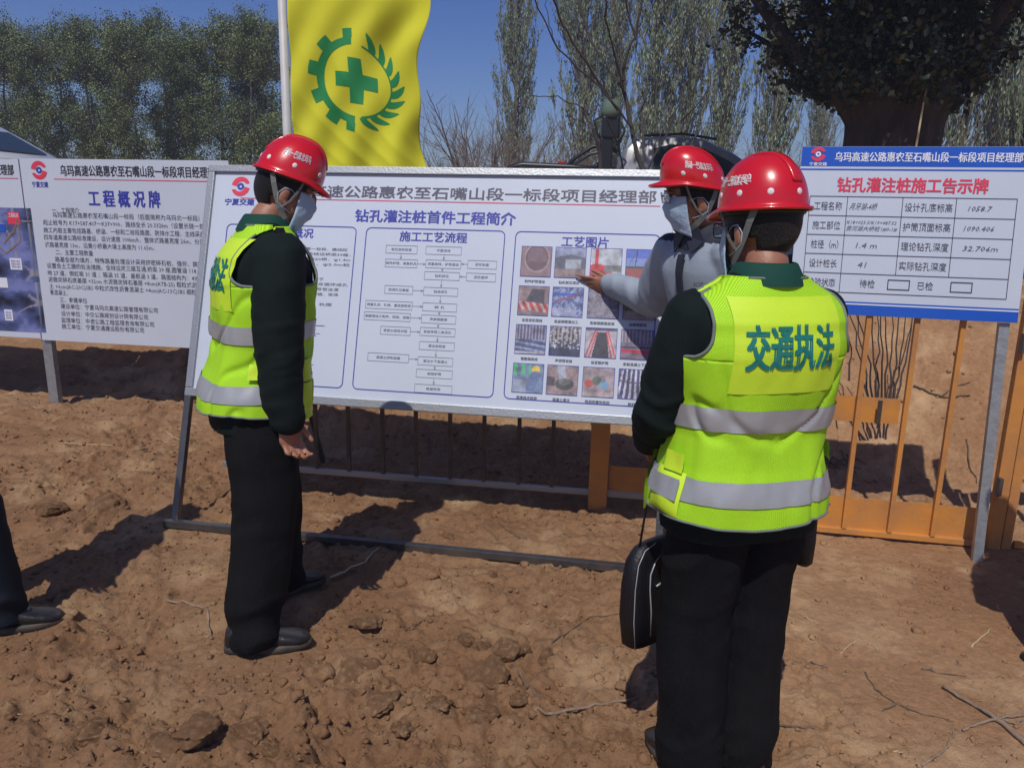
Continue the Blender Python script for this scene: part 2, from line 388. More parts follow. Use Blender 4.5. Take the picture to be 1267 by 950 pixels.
class Ink:
    def __init__(s): s.v = []; s.f = []; s.cuts = []; s.hold = 0
    def add(s, pts, fs):
        k = len(s.v); s.v += [tuple(p) for p in pts]; s.f += [tuple(i + k for i in f) for f in fs]
    def text(s, pl, txt, p0, p1, hpx, off=.002, bold=0., skew=0):
        """line of writing between two pixel anchors (left and right end of its midline) with height in board metres"""
        (a0, b0), (a1, b1) = p0, p1
        co, fs = glyphs(txt)
        if len(co) == 0: return s
        x0, x1 = co[:, 0].min(), co[:, 0].max()
        for x, y in co: pass
        X = (co[:, 0] - x0) / (x1 - x0); Y = (co[:, 1] - .38) * hpx * .98
        e = bold * hpx * .9; s.cuts.append((len(s.v), len(s.f))); s.hold = 1
        for dx, dy in (((0, 0),) if not bold else ((-e, -e * .6), (e, -e * .6), (-e, e * .6), (e, e * .6))):
            s.add([pl.P(a0 + (a1 - a0) * x + skew * y + dx, b0 + (b1 - b0) * x + y + dy, off + (dx * 2 + dy) * .02) for x, y in zip(X, Y)], fs)
        s.hold = 0; return s
    def line(s, pl, a, b, wd, off=.002):
        a = Vector(a); b = Vector(b); d = (b - a).normalized(); n = Vector((-d.y, d.x)) * wd / 2
        s.add([pl.P(*(a - n), off), pl.P(*(b - n), off), pl.P(*(b + n), off), pl.P(*(a + n), off)], [(0, 1, 2, 3)]); return s
    def rect(s, pl, a0, b0, a1, b1, off=.002):
        if not s.hold: s.cuts.append((len(s.v), len(s.f)))
        s.add([pl.P(a0, b0, off), pl.P(a1, b0, off), pl.P(a1, b1, off), pl.P(a0, b1, off)], [(0, 1, 2, 3)]); return s
    def outline(s, pl, a0, b0, a1, b1, wd, off=.002, r=0):
        s.cuts.append((len(s.v), len(s.f))); s.hold = 1
        if r:
            pts = []
            for cx, cy, t0 in ((a1 - r, b1 - r, 0), (a0 + r, b1 - r, 90), (a0 + r, b0 + r, 180), (a1 - r, b0 + r, 270)):
                for k in range(5):
                    t = radians(t0 + k * 22.5); pts.append((cx + r * cos(t), cy + r * sin(t), cos(t), sin(t)))
            n = len(pts)
            V = [pl.P(x, y, off) for x, y, _, _ in pts] + [pl.P(x - c * wd, y - q * wd, off) for x, y, c, q in pts]
            s.add(V, [(i, (i + 1) % n, n + (i + 1) % n, n + i) for i in range(n)])
        else:
            h = wd / 2
            s.rect(pl, a0 - h, b0 - h, a1 + h, b0 + h, off); s.rect(pl, a0 - h, b1 - h, a1 + h, b1 + h, off)
            s.rect(pl, a0 - h, b0 + h, a0 + h, b1 - h, off); s.rect(pl, a1 - h, b0 + h, a1 + h, b1 - h, off)
        s.hold = 0; return s
    def poly(s, pl, pts, off=.002):
        s.add([pl.P(a, b, off) for a, b in pts], [tuple(range(len(pts)))]); return s
    def build(s, name, m, parent, **k):
        if len(s.cuts) > 1 and (name.endswith('lettering') or name in ('blue_border', 'panel_outlines', 'photo_outlines', 'white_map_label', 'handwriting')):
            nm = {'panel_outlines': 'panel_outline', 'photo_outlines': 'photo_outline'}.get(name, name); cu = s.cuts + [(len(s.v), len(s.f))]
            for (v0, f0), (v1, f1) in zip(cu, cu[1:]):
                if f1 > f0:
                    me = bpy.data.meshes.new(nm); me.from_pydata([tuple(v) for v in s.v[v0:v1]], [], [tuple(i - v0 for i in f) for f in s.f[f0:f1]]); me.update(); link(nm, me, m, parent, **k)
            return
        me = bpy.data.meshes.new(name); me.from_pydata([tuple(v) for v in s.v], [], s.f); me.update()
        return link(name, me, m, parent, **k)

def logo(pl, cx, cy, r, parent, off=.002, ring=None, withblue=True):
    red, blu = Ink(), Ink()
    for a0 in (20, 200):
        pts = []
        for k in range(13):
            t = radians(a0 + k * 12.5); pts.append((cx + r * cos(t), cy + r * sin(t)))
        inn = []
        for k in range(13):
            t = radians(a0 + k * 12.5 + 8); q = r * (.62 - .02 * k); inn.append((cx + q * cos(t), cy + q * sin(t)))
        for k in range(12): red.poly(pl, [pts[k], pts[k + 1], inn[k + 1], inn[k]], off)
    for k in range(16):
        t0, t1 = 2 * pi * k / 16, 2 * pi * (k + 1) / 16
        blu.poly(pl, [(cx + .36 * r * cos(t0), cy + .36 * r * sin(t0)), (cx + .36 * r * cos(t1), cy + .36 * r * sin(t1)), (cx + .14 * r * cos(t1), cy + .14 * r * sin(t1)), (cx + .14 * r * cos(t0), cy + .14 * r * sin(t0))], off)
    red.build('logo_swirl', M['ink_red'], parent)
    blu.build('logo_ring', ring or M['ink_blue'], parent)
HEAD = '乌玛高速公路惠农至石嘴山段一标段项目经理部'

# ---- main board on its leaning easel
A0 = gpt(213, 650); PM = Plane(A0, -.1754, .3035)
mb = empty('display_board', 'large aluminium-framed white display board with flow chart and photos, leaning on a long ground rail', 'display board', A0)
def rel(parent):  # parts are built in world space; this puts them under an Empty without moving them
    bpy.context.view_layer.update()
    for ch in [c for c in C.objects if c.parent == parent]: ch.matrix_parent_inverse = parent.matrix_world.inverted()
W_, T0, T1 = 2.45, .665, 1.885
def bp(a0, b0, a1, b1, th, off, name, m, bev=0):
    """a board piece in the plane PM"""
    c = PM.P((a0 + a1) / 2, (b0 + b1) / 2, off); R = Matrix((PM.u, -PM.n, PM.w)).transposed()
    MB().box(c, (a1 - a0, th, b1 - b0), R, bev).build(name, m, mb)
bp(.02, T0 + .02, W_ - .02, T1 - .02, .012, -.006, 'panel_sheet', M['white_sheet'])
fw = .036
bp(0, T1 - fw, W_, T1, .035, .0, 'frame_bar', M['steel'], .003)
bp(0, T0, W_, T0 + fw + .006, .035, .0, 'frame_bar', M['steel'], .003)
bp(.0, T0 + fw + .008, fw, T1 - fw - .002, .033, .0, 'frame_bar', M['steel'], .003)
bp(W_ - fw, T0 + fw + .008, W_, T1 - fw - .002, .033, .0, 'frame_bar', M['steel'], .003)
bp(0, .0, .034, T0 - .002, .034, -.002, 'leg', M['dark_steel'], .003)
bp(W_ - .034, .0, W_, T0 - .002, .034, -.002, 'leg', M['dark_steel'], .003)
MB().bar(PM.P(-.02, .016, .035), PM.P(W_ + .06, .016, .035), .036, .036, bev=.003).build('ground_rail', M['dark_steel'], mb)
for a in (.35, 2.1):
    MB().bar(PM.P(a, 1.45, -.03), PM.P(a, 1.45, -.03) + Vector((.1, .62, -1.36)), .025, bev=.003).build('rear_strut', M['dark_steel'], mb)

def ST(*p): return PM.st(*p)
k = Ink()
def tline(ink, pl, txt, px0, px1, h, **kw):
    ink.text(pl, txt, pl.st(*px0), pl.st(*px1), h, **kw)
def lvl(pl, px0, px1):  # same height along the board
    a, b = pl.st(*px0); c, d = pl.st(*px1); return (a, (b + d) / 2), (c, (b + d) / 2)
a, b = PM.st(400, 236)[0], PM.st(812, 244)[0]
pitch = (b - a) / 17
tb = 1.757
k.text(PM, HEAD, (a - pitch * 2.55, tb), (b, tb), .068, bold=.022)
k.build('heading_lettering', M['ink_grey'], mb)
k = Ink(); p, q = lvl(PM, (440, 266), (638, 270)); k.text(PM, '钻孔灌注桩首件工程简介', (p[0], 1.634), (q[0], 1.634), .069, bold=.03)
for txt, x0, x1, y in (('施工工艺流程', 495, 578, 293), ('工艺图片', 695, 753, 299)):
    p, q = lvl(PM, (x0, y), (x1, y + 1)); k.text(PM, txt, p, q, .056, bold=.022)
q = PM.st(388, 289); k.text(PM, '工程概况', (q[0] - .225, q[1]), q, .054, bold=.022)
k.build('title_lettering', M['ink_blue'], mb)
k = Ink(); k.line(PM, (.19, 1.713), (2.35, 1.713), .004); k.build('heading_rule', M['ink_red'], mb)
k = Ink(); k.line(PM, (.19, 1.703), (2.28, 1.703), .003)
PT, PB = 1.575, .752
for s0, s1 in ((.13, .845), (.895, 1.612), (1.662, 2.36)): k.outline(PM, s0, PB, s1, PT, .0045, r=.028)
k.build('panel_outlines', M['ink_blue'], mb)
logo(PM, .185, 1.775, .052, mb)
k = Ink(); k.text(PM, '宁夏交建', (.105, 1.692), (.27, 1.692), .038, bold=.03); k.build('logo_lettering', M['ink_blue'], mb)
# first panel : paragraphs
para = ['乌玛高速公路惠农至石嘴山段工程第一标段，路线起', '点位于惠农区全长20.312公里，全线设桥梁39座，', '桩基共1432根，其中φ1.5m桩基220根，φ1.4m', '桩基560根，φ1.2m桩基61根，φ2.0m桩', '基24根。', '', '首件桩位于黄河漫滩区冲积粉质粘土，属于', '3-4#墩，桩基长42m，采用泥浆护壁反循环成孔', '工艺，设计混凝土标号水下C30，采用导管法灌', '注。钢筋笼由加工厂集中制作，分二节运输，现场', '机械连接。', '钢护筒直径φ1.68，壁厚1.2cm，长度', '3.5m，采用反循环钻机，孔壁良好。']
k = Ink(); y0 = 1.455
for i, t in enumerate(para):
    if not t: continue
    L = .66 * len(t) / 24 * 1.02
    k.text(PM, t, (.16, y0 - i * .0258), (.16 + min(L, .665), y0 - i * .0258), .017)
for j, (s, t, wd, h) in enumerate(((.50, 1.06, .22, .02), (.45, 1.1, .05, .05), (.42, .86, .26, .018), (.60, 1.02, .1, .012))):
    k.rect(PM, s, t, s + wd, t + h * .15); k.rect(PM, s + .02, t - h, s + wd * .8, t - h + .003)
k.build('paragraph_lettering', M['ink_grey'], mb)
# second panel : flow chart
bx = []
def fb(x0, y0, x1, y1, t): bx.append((x0, y0, x1, y1, t))
cx = lambda x, y: (430 + x / 3.39, 220 + y / 3.39)
flow = [(163, 284, 291, 318, '桩位坐标复核'), (330, 289, 477, 323, '平整场地'), (160, 340, 291, 378, '制作护筒、准备机具'), (330, 345, 474, 381, '测量放样、护筒埋设'), (506, 347, 624, 383, '泥浆制备'),
        (324, 394, 468, 430, '钻机就位'), (500, 400, 620, 436, '泥浆循环'), (158, 452, 272, 488, '检测孔位偏差'), (321, 459, 461, 497, '钻进成孔'), (78, 515, 270, 553, '测量孔深、孔径、垂直度检查'), (317, 525, 457, 562, '终 孔'),
        (72, 562, 262, 602, '钢筋笼加工制作、检验、运输'), (312, 575, 453, 613, '吊放钢筋笼'), (140, 623, 262, 660, '导管水密性试验'), (306, 628, 450, 666, '安装导管二次清孔'), (303, 688, 447, 724, '灌注前检查'),
        (87, 733, 255, 775, '混凝土拌和运输'), (297, 748, 440, 792, '灌注水下混凝土'), (290, 803, 438, 842, '拆除护筒'), (283, 863, 436, 908, '桩基检测')]
k = Ink(); kt = Ink(); cen = {}
for x0, y0, x1, y1, t in flow:
    a0, b1 = PM.st(*cx(x0, y0)); a1, b0 = PM.st(*cx(x1, y1)); m_ = (b0 + b1) / 2; h = .040
    k.outline(PM, a0, m_ - h / 2, a1, m_ + h / 2, .0022)
    kt.text(PM, t, ((a0 + a1) / 2 - .0088 * len(t), m_), ((a0 + a1) / 2 + .0088 * len(t), m_), .0155)
    cen[t] = (a0, a1, m_)
def arrow(a, b):
    k.line(PM, a, b, .0022); d = (Vector(b) - Vector(a)).normalized(); n = Vector((-d.y, d.x)); b = Vector(b)
    k.poly(PM, [b, b - d * .014 + n * .006, b - d * .014 - n * .006])
main = ['平整场地', '测量放样、护筒埋设', '钻机就位', '钻进成孔', '终 孔', '吊放钢筋笼', '安装导管二次清孔', '灌注前检查', '灌注水下混凝土', '拆除护筒', '桩基检测']
for p, q in zip(main, main[1:]):
    c0 = (cen[q][0] + cen[q][1]) / 2; arrow((c0, cen[p][2] - .02), (c0, cen[q][2] + .02))
arrow(((cen['桩位坐标复核'][0] + cen['桩位坐标复核'][1]) / 2, cen['桩位坐标复核'][2] - .02), ((cen['桩位坐标复核'][0] + cen['桩位坐标复核'][1]) / 2, cen['制作护筒、准备机具'][2] + .02))
for p, q in (('制作护筒、准备机具', '测量放样、护筒埋设'), ('检测孔位偏差', '钻进成孔'), ('测量孔深、孔径、垂直度检查', '终 孔'), ('钢筋笼加工制作、检验、运输', '吊放钢筋笼'), ('导管水密性试验', '安装导管二次清孔'), ('混凝土拌和运输', '灌注水下混凝土')):
    m_ = cen[p][2]; arrow((cen[p][1], m_), (cen[q][0], m_))
for p, q in (('泥浆制备', '测量放样、护筒埋设'), ('泥浆循环', '钻机就位')):
    m_ = cen[p][2]; arrow((cen[p][0], m_), (cen[q][1], m_))
k.build('flow_chart', M['ink_lgrey'], mb); kt.build('flow_chart_lettering', M['ink_grey'], mb)

# third panel : sixteen printed photographs
NX, NY = 46, 40
gx, gy = np.meshgrid(np.linspace(0, 1, NX), np.linspace(0, 1, NY))   # gy 0 = bottom
def pic(i):
    r = np.random.default_rng(100 + i); sd = 50 + i
    n1 = fbm(gx * 5, gy * 5, gx * 0, 4, sd); n2 = fbm(gx * 22, gy * 18, gx * 0, 2, sd + 5)
    def C3(c): return np.broadcast_to(np.array(c, float), gx.shape + (3,)).copy()
    def put(img, mask, c, a=1.):
        m_ = np.clip(mask, 0, 1)[..., None] * a; return img * (1 - m_) + np.array(c) * m_
    im = C3((.25, .2, .22))
    def seg(x0, y0, x1, y1, wd):
        dx, dy = x1 - x0, y1 - y0; t = np.clip(((gx - x0) * dx + (gy - y0) * dy) / (dx * dx + dy * dy), 0, 1)
        return (np.hypot(gx - x0 - t * dx, gy - y0 - t * dy) < wd).astype(float)
    if i == 0:
        im = C3((.30, .2, .21)); d = np.hypot((gx - .52) / .40, (gy - .62) / .46)
        im = put(im, (d < 1) * 1., (.16, .10, .13)); im = put(im, (np.abs(d - 1) < .07) * 1., (.40, .30, .32)); im = put(im, ((d < .8) & (gy > .5)) * 1., (.22, .14, .17))
    elif i == 1:
        im = C3((.13, .14, .2)); im = put(im, (gy > .78 - .25 * np.abs(gx - .5)) * 1., (.30, .34, .5)); im = put(im, (gy < .3) * 1., (.26, .2, .2)); im = put(im, ((gx > .35) & (gx < .85) & (gy > .3) & (gy < .6)) * 1., (.38, .42, .48))
    elif i == 2:
        im = C3((.5, .52, .58)); im = put(im, (gy < .45) * 1., (.20, .21, .2)); im = put(im, seg(.2, .3, .2, .95, .05) + seg(.1, .35, .35, .35, .12), (.65, .04, .06)); im = put(im, ((gy < .25) & (gx < .7)) * 1., (.42, .08, .08)); im = put(im, ((gx > .72) & (gy < .25)) * 1., (.4, .38, .4))
    elif i == 3:
        im = put(C3((.10, .17, .62)), gy < .7, (.35, .42, .7), .6); im = put(im, (gy < .42) * 1., (.36, .09, .08)); im = put(im, seg(.3, .4, .36, 1, .015) + seg(.36, 1, .1, .5, .006), (.03, .03, .08)); im = put(im, ((gy > .38) & (gy < .46)) * 1., (.06, .1, .1))
    elif i == 4:
        im = C3((.32, .23, .24)); im = put(im, ((gy > .4) & (gy < .92) & (gx > .45 - .4 * (.95 - gy)) & (gx < .85)) * 1., (.10, .09, .13)); im = put(im, (np.abs(gy - .3 + .1 * (gx - .5)) < .14) * 1., (.55, .07, .06)); im = put(im, ((np.abs(gy - .3 + .1 * (gx - .5)) < .14) & (np.sin(gx * 28 + gy * 14) > .2)) * 1., (.6, .5, .5)); im = put(im, (gy < .12) * 1., (.26, .2, .2))
    elif i == 5:
        im = C3((.12, .16, .38)); im = put(im, (n2 > .1) * 1., (.34, .4, .6)); im = put(im, (np.abs(gy - .75) < .05) * 1., (.05, .12, .45)); im = put(im, ((gy < .3) & (gx < .8)) * 1., (.4, .42, .55), .6); im = put(im, seg(.1, .5, .9, .8, .03), (.35, .1, .2))
    elif i == 6:
        im = C3((.2, .2, .28)); im = put(im, (n2 > .1) * 1., (.35, .3, .34))
    elif i == 7:
        im = C3((.16, .2, .14)); im = put(im, (gy < .3) * 1., (.38, .3, .3)); im = put(im, (gy > .75) * 1., (.4, .44, .6))
    elif i == 8:
        im = C3((.10, .12, .24)); im = put(im, ((gy > .5) & (np.sin(gx * 60) > .2)) * 1., (.38, .32, .4)); im = put(im, (np.sin(gy * 34 + gx * 5) > .5) * (gy < .5) * 1., (.32, .38, .58)); im = put(im, (gy < .1) * 1., (.5, .5, .55))
    elif i == 9:
        im = C3((.07, .08, .12)); im = put(im, ((gy > .5) & (np.sin(gx * 45 + 2) > .1)) * 1., (.42, .36, .34)); im = put(im, ((n2 > .35)) * 1., (.55, .55, .62)); im = put(im, (gy < .25) * 1., (.05, .06, .12))
    elif i == 10:
        im = C3((.5, .46, .52)); im = put(im, ((gx > .22 + .18 * gy) & (gx < .78 - .12 * gy) & (gy < .85)) * 1., (.06, .06, .08))
        for x0, x1 in ((.02, .3), (.14, .36), (.98, .72), (.86, .66)): im = put(im, seg(x0, 0, x1, .88, .022), (.6, .08, .1))
        im = put(im, (gy > .9) * 1., (.12, .12, .2))
    elif i == 11:
        im = C3((.2, .17, .26)); im = put(im, ((gy > .55) & (np.sin(gx * 55) > .3)) * 1., (.42, .36, .42)); im = put(im, (np.abs(gy - .4) < .025) * 1., (.04, .04, .06)); im = put(im, (np.abs(gy - .26) < .05) * 1., (.62, .02, .06)); im = put(im, (np.abs(gy - .1) < .04) * 1., (.3, .2, .24))
    elif i == 12:
        im = C3((.20, .27, .42)); im = put(im, ((gy > .6) & (np.sin(gx * 24) > .1) & (gx < .6)) * 1., (.12, .5, .25)); im = put(im, (np.hypot(gx - .75, (gy - .8)) < .14) * 1., (.75, .5, .08)); im = put(im, seg(.75, .6, .6, .2, .16), (.16, .22, .4)); im = put(im, ((gy < .45) & (gx < .45)) * 1., (.38, .42, .52), .7)
    elif i == 13:
        im = C3((.36, .27, .28)); im = put(im, seg(.45, .95, .5, .6, .12), (.42, .45, .55)); im = put(im, (np.hypot((gx - .58) / .3, (gy - .36) / .2) < 1) * 1., (.10, .10, .11)); im = put(im, (np.hypot((gx - .58) / .2, (gy - .45) / .12) < 1) * 1., (.2, .2, .2)); im = put(im, ((gx < .25) & (gy > .3) & (gy < .6)) * 1., (.12, .1, .12))
    elif i == 14:
        im = C3((.40, .32, .36)); im = put(im, (np.hypot(gx - .2, gy - .45) < .14) * 1., (.55, .12, .1)); im = put(im, (np.hypot(gx - .45, gy - .55) < .15) * 1., (.16, .2, .17)); im = put(im, (np.hypot(gx - .68, gy - .42) < .15) * 1., (.2, .36, .52)); im = put(im, (gy < .2) * 1., (.45, .38, .38))
    else:
        im = C3((.08, .08, .2)); im = put(im, ((np.sin((gx - .5) * (34 + 12 * gy)) > .3)) * 1., (.62, .6, .72)); im = put(im, (np.hypot(gx - .5, gy - .5) > .58) * 1., (.14, .16, .34)); im = put(im, (np.abs(gy - .55 - .3 * (gx - .5) ** 2) < .02) * 1., (.12, .1, .2))
    amt = .35 if i not in (3, 0) else .12
    im = im * (1 + amt * n1[..., None]) + .06 * r.normal(size=gx.shape + (1,)) * (im + .1)
    return np.clip(im * .8 + .03, .01, .8)
M['photo'] = mat('glossy_photo_print', (.3, .3, .3), .4, attr='Col')
cap = ['制作护筒埋设', '钻机就位调试', '旋挖钻机钻进', '成孔作业现场', '设置泥浆围挡', '桩基钢筋笼加工', '安装钢筋笼现场', '运输钢筋笼', '钢筋笼验收', '声测管安装', '设置钢护筒', '安装混凝土下放', '现场技术检测', '混凝土灌注', '检测完整性检测', '破桩头']
k = Ink(); ko = Ink()
S0 = [1.700, 1.866, 2.037, 2.205]
rowst = []
for py0, py1 in ((305, 342), (354, 390), (402, 438), (450, 486)):
    rowst.append((PM.st(655, py0)[1], PM.st(655, py1)[1]))
for r_ in range(4):
    t1, t0 = rowst[r_]
    for c_ in range(4):
        i = r_ * 4 + c_; s0 = S0[c_]; s1 = s0 + .148
        v = [PM.P(s0 + (s1 - s0) * a, t0 + (t1 - t0) * b, .002) for a, b in zip(gx.ravel(), gy.ravel())]
        id_ = np.arange(NX * NY).reshape(NY, NX)
        F = np.stack([id_[:-1, :-1], id_[:-1, 1:], id_[1:, 1:], id_[1:, :-1]], -1).reshape(-1, 4)
        me = npmesh('printed_photo', np.array([tuple(q) for q in v]), F, False); setcol(me, pic(i).reshape(-1, 3)); link('printed_photo', me, M['photo'], mb)
        ko.outline(PM, s0, t0, s1, t1, .0022, .003)
        L = len(cap[i]) * .0082
        k.text(PM, cap[i], ((s0 + s1) / 2 - L, t0 - .024), ((s0 + s1) / 2 + L, t0 - .024), .0165, bold=.012)
k.build('caption_lettering', M['ink_black'], mb); ko.build('photo_outlines', M['ink_blue'], mb)
rel(mb)

# ---- left overview sign and the map sign beside it
GL = gpt(62, 508); PL = Plane(GL, -.1745, -.02)
ls = empty('overview_sign', 'white sign with rows of small black print, partly behind the big board', 'sign', GL)
def piece(pl, par, a0, b0, a1, b1, th, off, name, m, bev=0):
    c = pl.P((a0 + a1) / 2, (b0 + b1) / 2, off); R = Matrix((pl.u, -pl.n, pl.w)).transposed()
    return MB().box(c, (a1 - a0, th, b1 - b0), R, bev).build(name, m, par)
piece(PL, ls, .02, .565, 1.66, 1.895, .02, 0, 'panel_sheet', M['white_sheet'])
piece(PL, ls, -.005, -.3, .075, .56, .05, -.036, 'post', M['zinc'], .003)
piece(PL, ls, 1.55, -.3, 1.62, .56, .05, -.036, 'post', M['zinc'], .003)
k = Ink()
cL = lambda x, y: PL.st(x / 3.393, 160 + y / 3.393)
a = cL(258, 180); b = cL(888, 190); m_ = (a[1] + b[1]) / 2; k.text(PL, HEAD, (a[0], 1.815), (b[0] + .03, 1.815), .082, off=.012, bold=.02)
k.build('heading_lettering', M['ink_black'], ls)
k = Ink(); a = cL(376, 278); b = cL(674, 284); k.text(PL, '工 程 概 况 牌', (a[0], 1.625), (b[0], 1.625), .125, off=.012, bold=.03); k.build('title_lettering', M['ink_blue'], ls)
k = Ink(); k.line(PL, (cL(232, 215)[0], 1.755), (1.62, 1.755), .005, .012); k.build('heading_rule', M['ink_red'], ls)
logo(PL, cL(170, 185)[0], 1.815, .065, ls, .012)
k = Ink(); a = cL(140, 228); k.text(PL, '宁夏交建', (a[0], 1.715), (cL(206, 228)[0], 1.715), .045, off=.012, bold=.02); k.build('logo_lettering', M['ink_blue'], ls)
body = [(222, 342, '一、工程简介', 338), (225, 362, '乌玛高速公路惠农至石嘴山段一标段（后面简称为乌玛北一标段）', 842), (186, 393, '起止桩号为 K17+587.407～K37+900，路线全长 20.332km（设置长链一处', 862), (188, 425, '施工内容主要包括路基、桥涵、一标和二标段路面、防排水工程，主线采用', 862), (190, 455, '四车道高速公路标准建设，设计速度 100km/h，整体式路基宽度 26m，分离', 862), (194, 486, '式路基宽度 13m，沿黄小桥最大填土高度为 11.65m。', 652),
        (238, 518, '二、主要工程数量', 395), (236, 548, '路基全部为填方，特殊路基处理设计采用挤密碎石桩、强夯、换填', 855), (202, 574, '设置合土工膜的处治措施。全线设定三座互通,桥梁 39 座,圆管涵 118 道', 855), (204, 604, '地 27 道，倒虹吸 31 道 ；箱涵 35 道，盖板涵 3 道。路面结构为：4%水', 855), (208, 632, '泥稳定碎石底基层 +32cm 水泥稳定碎石基层 +8cm(ATB-25) 粗粒式沥青', 850), (212, 660, '土 +6cm(AC-20C)SBS 中粒式改性沥青混凝土 +4cm(AC-13C)SBS 细粒式', 850), (215, 686, '青混凝土。', 290),
        (256, 717, '三、参建单位', 370), (260, 744, '建设单位：宁夏乌玛北高速公路管理有限公司', 666), (262, 774, '设计单位：中交公路规划设计院有限公司', 625), (262, 802, '监理单位：中咨公路工程监理咨询有限公司', 650), (264, 828, '施工单位：宁夏交通建设股份有限公司', 608)]
k = Ink()
for x0, y0, t, x1 in body:
    a = cL(x0, y0 - 3); b = cL(x1, y0 + (x1 - x0) * .030); m_ = a[1]
    k.text(PL, t, (a[0], m_), (b[0], m_), .043, off=.012)
k.build('paragraph_lettering', M['ink_grey'], ls); rel(ls)

ms = empty('map_sign', 'white sign with blue site map photo cut off at the left edge of the picture', 'sign', PL.P(-.2, 0))
piece(PL, ms, -1.6, .575, .008, 1.89, .02, -.002, 'panel_sheet', M['white_sheet'])
piece(PL, ms, -1.2, -.3, -1.13, .57, .05, -.036, 'post', M['zinc'], .003)
k = Ink(); a = cL(62, 178)[0]; k.text(PL, HEAD, (a - 1.17, 1.815), (a, 1.815), .082, off=.010, bold=.02); k.build('heading_lettering', M['ink_black'], ms)
k = Ink(); k.line(PL, (-1.5, 1.755), (cL(80, 208)[0], 1.755), .005, .010); k.build('heading_rule', M['ink_red'], ms)
NXm, NYm = 90, 110; mx_, my_ = np.meshgrid(np.linspace(0, 1, NXm), np.linspace(0, 1, NYm))
a0, a1 = -1.5, cL(140, 560)[0] + .045; b1, b0 = 1.545, .62
n1 = fbm(mx_ * 9, my_ * 8, mx_ * 0, 5, 77)[..., None]
im = np.array((.075, .10, .25)) * (1 + .8 * n1) + np.array((.06, .05, .06)) * (n1 > .35)
k1 = np.abs(fbm(mx_ * 4, my_ * 4, mx_ * 0, 2, 88))[..., None]; im = np.where(k1 < .03, np.array((.3, .28, .34)), im)
me = npmesh('site_map_photo', np.array([tuple(PL.P(a0 + (a1 - a0) * x, b0 + (b1 - b0) * y, .010)) for x, y in zip(mx_.ravel(), my_.ravel())]),
            np.stack([i_ for i_ in (lambda d: (d[:-1, :-1], d[:-1, 1:], d[1:, 1:], d[1:, :-1]))(np.arange(NXm * NYm).reshape(NYm, NXm))], -1).reshape(-1, 4), False)
setcol(me, np.clip(im, .01, .7).reshape(-1, 3)); link('site_map_photo', me, M['photo'], ms)
cM = lambda x, y: PL.st(x / 3.393, 160 + y / 3.393)
k = Ink(); a = cM(34, 347); b = cM(92, 400); k.rect(PL, a[0], b[1], b[0], a[1], .012); k.build('red_map_label', M['ink_red'], ms)
k = Ink(); k.text(PL, '工程起点', (a[0] + .01, (a[1] + b[1]) / 2 + .022), (b[0] - .01, (a[1] + b[1]) / 2 + .022), .035, off=.013, bold=.01)
for x0, y0, x1, y1 in ((44, 540, 100, 590), (22, 755, 62, 803), (-40, 620, 40, 665)):
    c = cM(x0, y0); d = cM(x1, y1); k.rect(PL, c[0], d[1], d[0], c[1], .012)
c = cM(0, 398); d = cM(30, 432)
k.build('white_map_label', M['white_ink'], ms)
k = Ink(); k.rect(PL, c[0] - .2, d[1], d[0], c[1], .0125); k.build('blue_map_label', M['sign_blue'], ms)
k = Ink()
for x0, y0, x1, y1 in ((44, 540, 100, 590), (22, 755, 62, 803)):
    c = cM(x0, y0); d = cM(x1, y1)
    for q in (.25, .5, .75): k.text(PL, '桥梁中心桩号', (c[0] + .012, d[1] + (c[1] - d[1]) * q), (d[0] - .012, d[1] + (c[1] - d[1]) * q), .02, off=.014)
k.build('map_label_lettering', M['ink_blue'], ms)
k = Ink()
for pts in (((-10, 480), (30, 520), (90, 470), (78, 380), (60, 440)), ((20, 480), (50, 440), (66, 420))):
    for p, q in zip(pts, pts[1:]): k.line(PL, cM(*p), cM(*q), .012, .0125)
k.build('map_road_line', M['twig_dry'], ms); rel(ms)

# ---- right notice sign
GR = gpt(1218, 702) ; PR = Plane(GR, radians(-14), radians(7))
rs = empty('pile_notice_sign', 'blue-bordered white notice sign with red title and handwritten table above the orange gate', 'sign', GR)
tl = PR.st(992.6, 180); br = PR.st(1254, 398.6); print('RS', tl, br, PR.st(1000, 388), PR.st(1262, 184))
s0, s1, t1, t0 = tl[0], br[0] + .015, (tl[1] + PR.st(1262, 184)[1]) / 2, (br[1] + PR.st(1000, 388)[1]) / 2
piece(PR, rs, s0, t0, s1, t1, .012, 0, 'panel_sheet', M['white_sheet'])
piece(PR, rs, br[0] - .052, -.15, br[0] - .008, t0 - .002, .035, -.03, 'post', M['zinc'], .003)
cR = lambda x, y: PR.st(980 + x / 3.958, 170 + y / 3.958)
def row(y_left, y_right):  # mean height of a printed horizontal
    return (cR(150, y_left)[1] + cR(1000, y_right)[1]) / 2
k = Ink(); hb = row(140, 152); k.rect(PR, s0 + .001, hb, s1 - .001, t1 - .001, .0072)
bb0 = row(805, 850); k.rect(PR, s0 + .001, t0 + .001, s1 - .001, row(792, 842), .0072)
k.rect(PR, s0 + .001, hb - .018, s1 - .001, hb - .011, .0072); bb = row(792, 842)
k.build('blue_border', M['sign_blue'], rs)
k = Ink(); k.rect(PR, s0 + .001, bb - .014, s1 - .001, bb - .008, .0082); xh = (cR(210, 96)[0], cR(1128, 110)[0]); yh = (hb + t1) / 2 - .002
k.text(PR, HEAD, (xh[0], yh), (xh[1] + .0, yh), .048, off=.009, bold=.02); k.build('heading_lettering', M['white_ink'], rs)
logo(PR, cR(128, 80)[0], yh + .012, .034, rs, .009, ring=M['white_ink'])
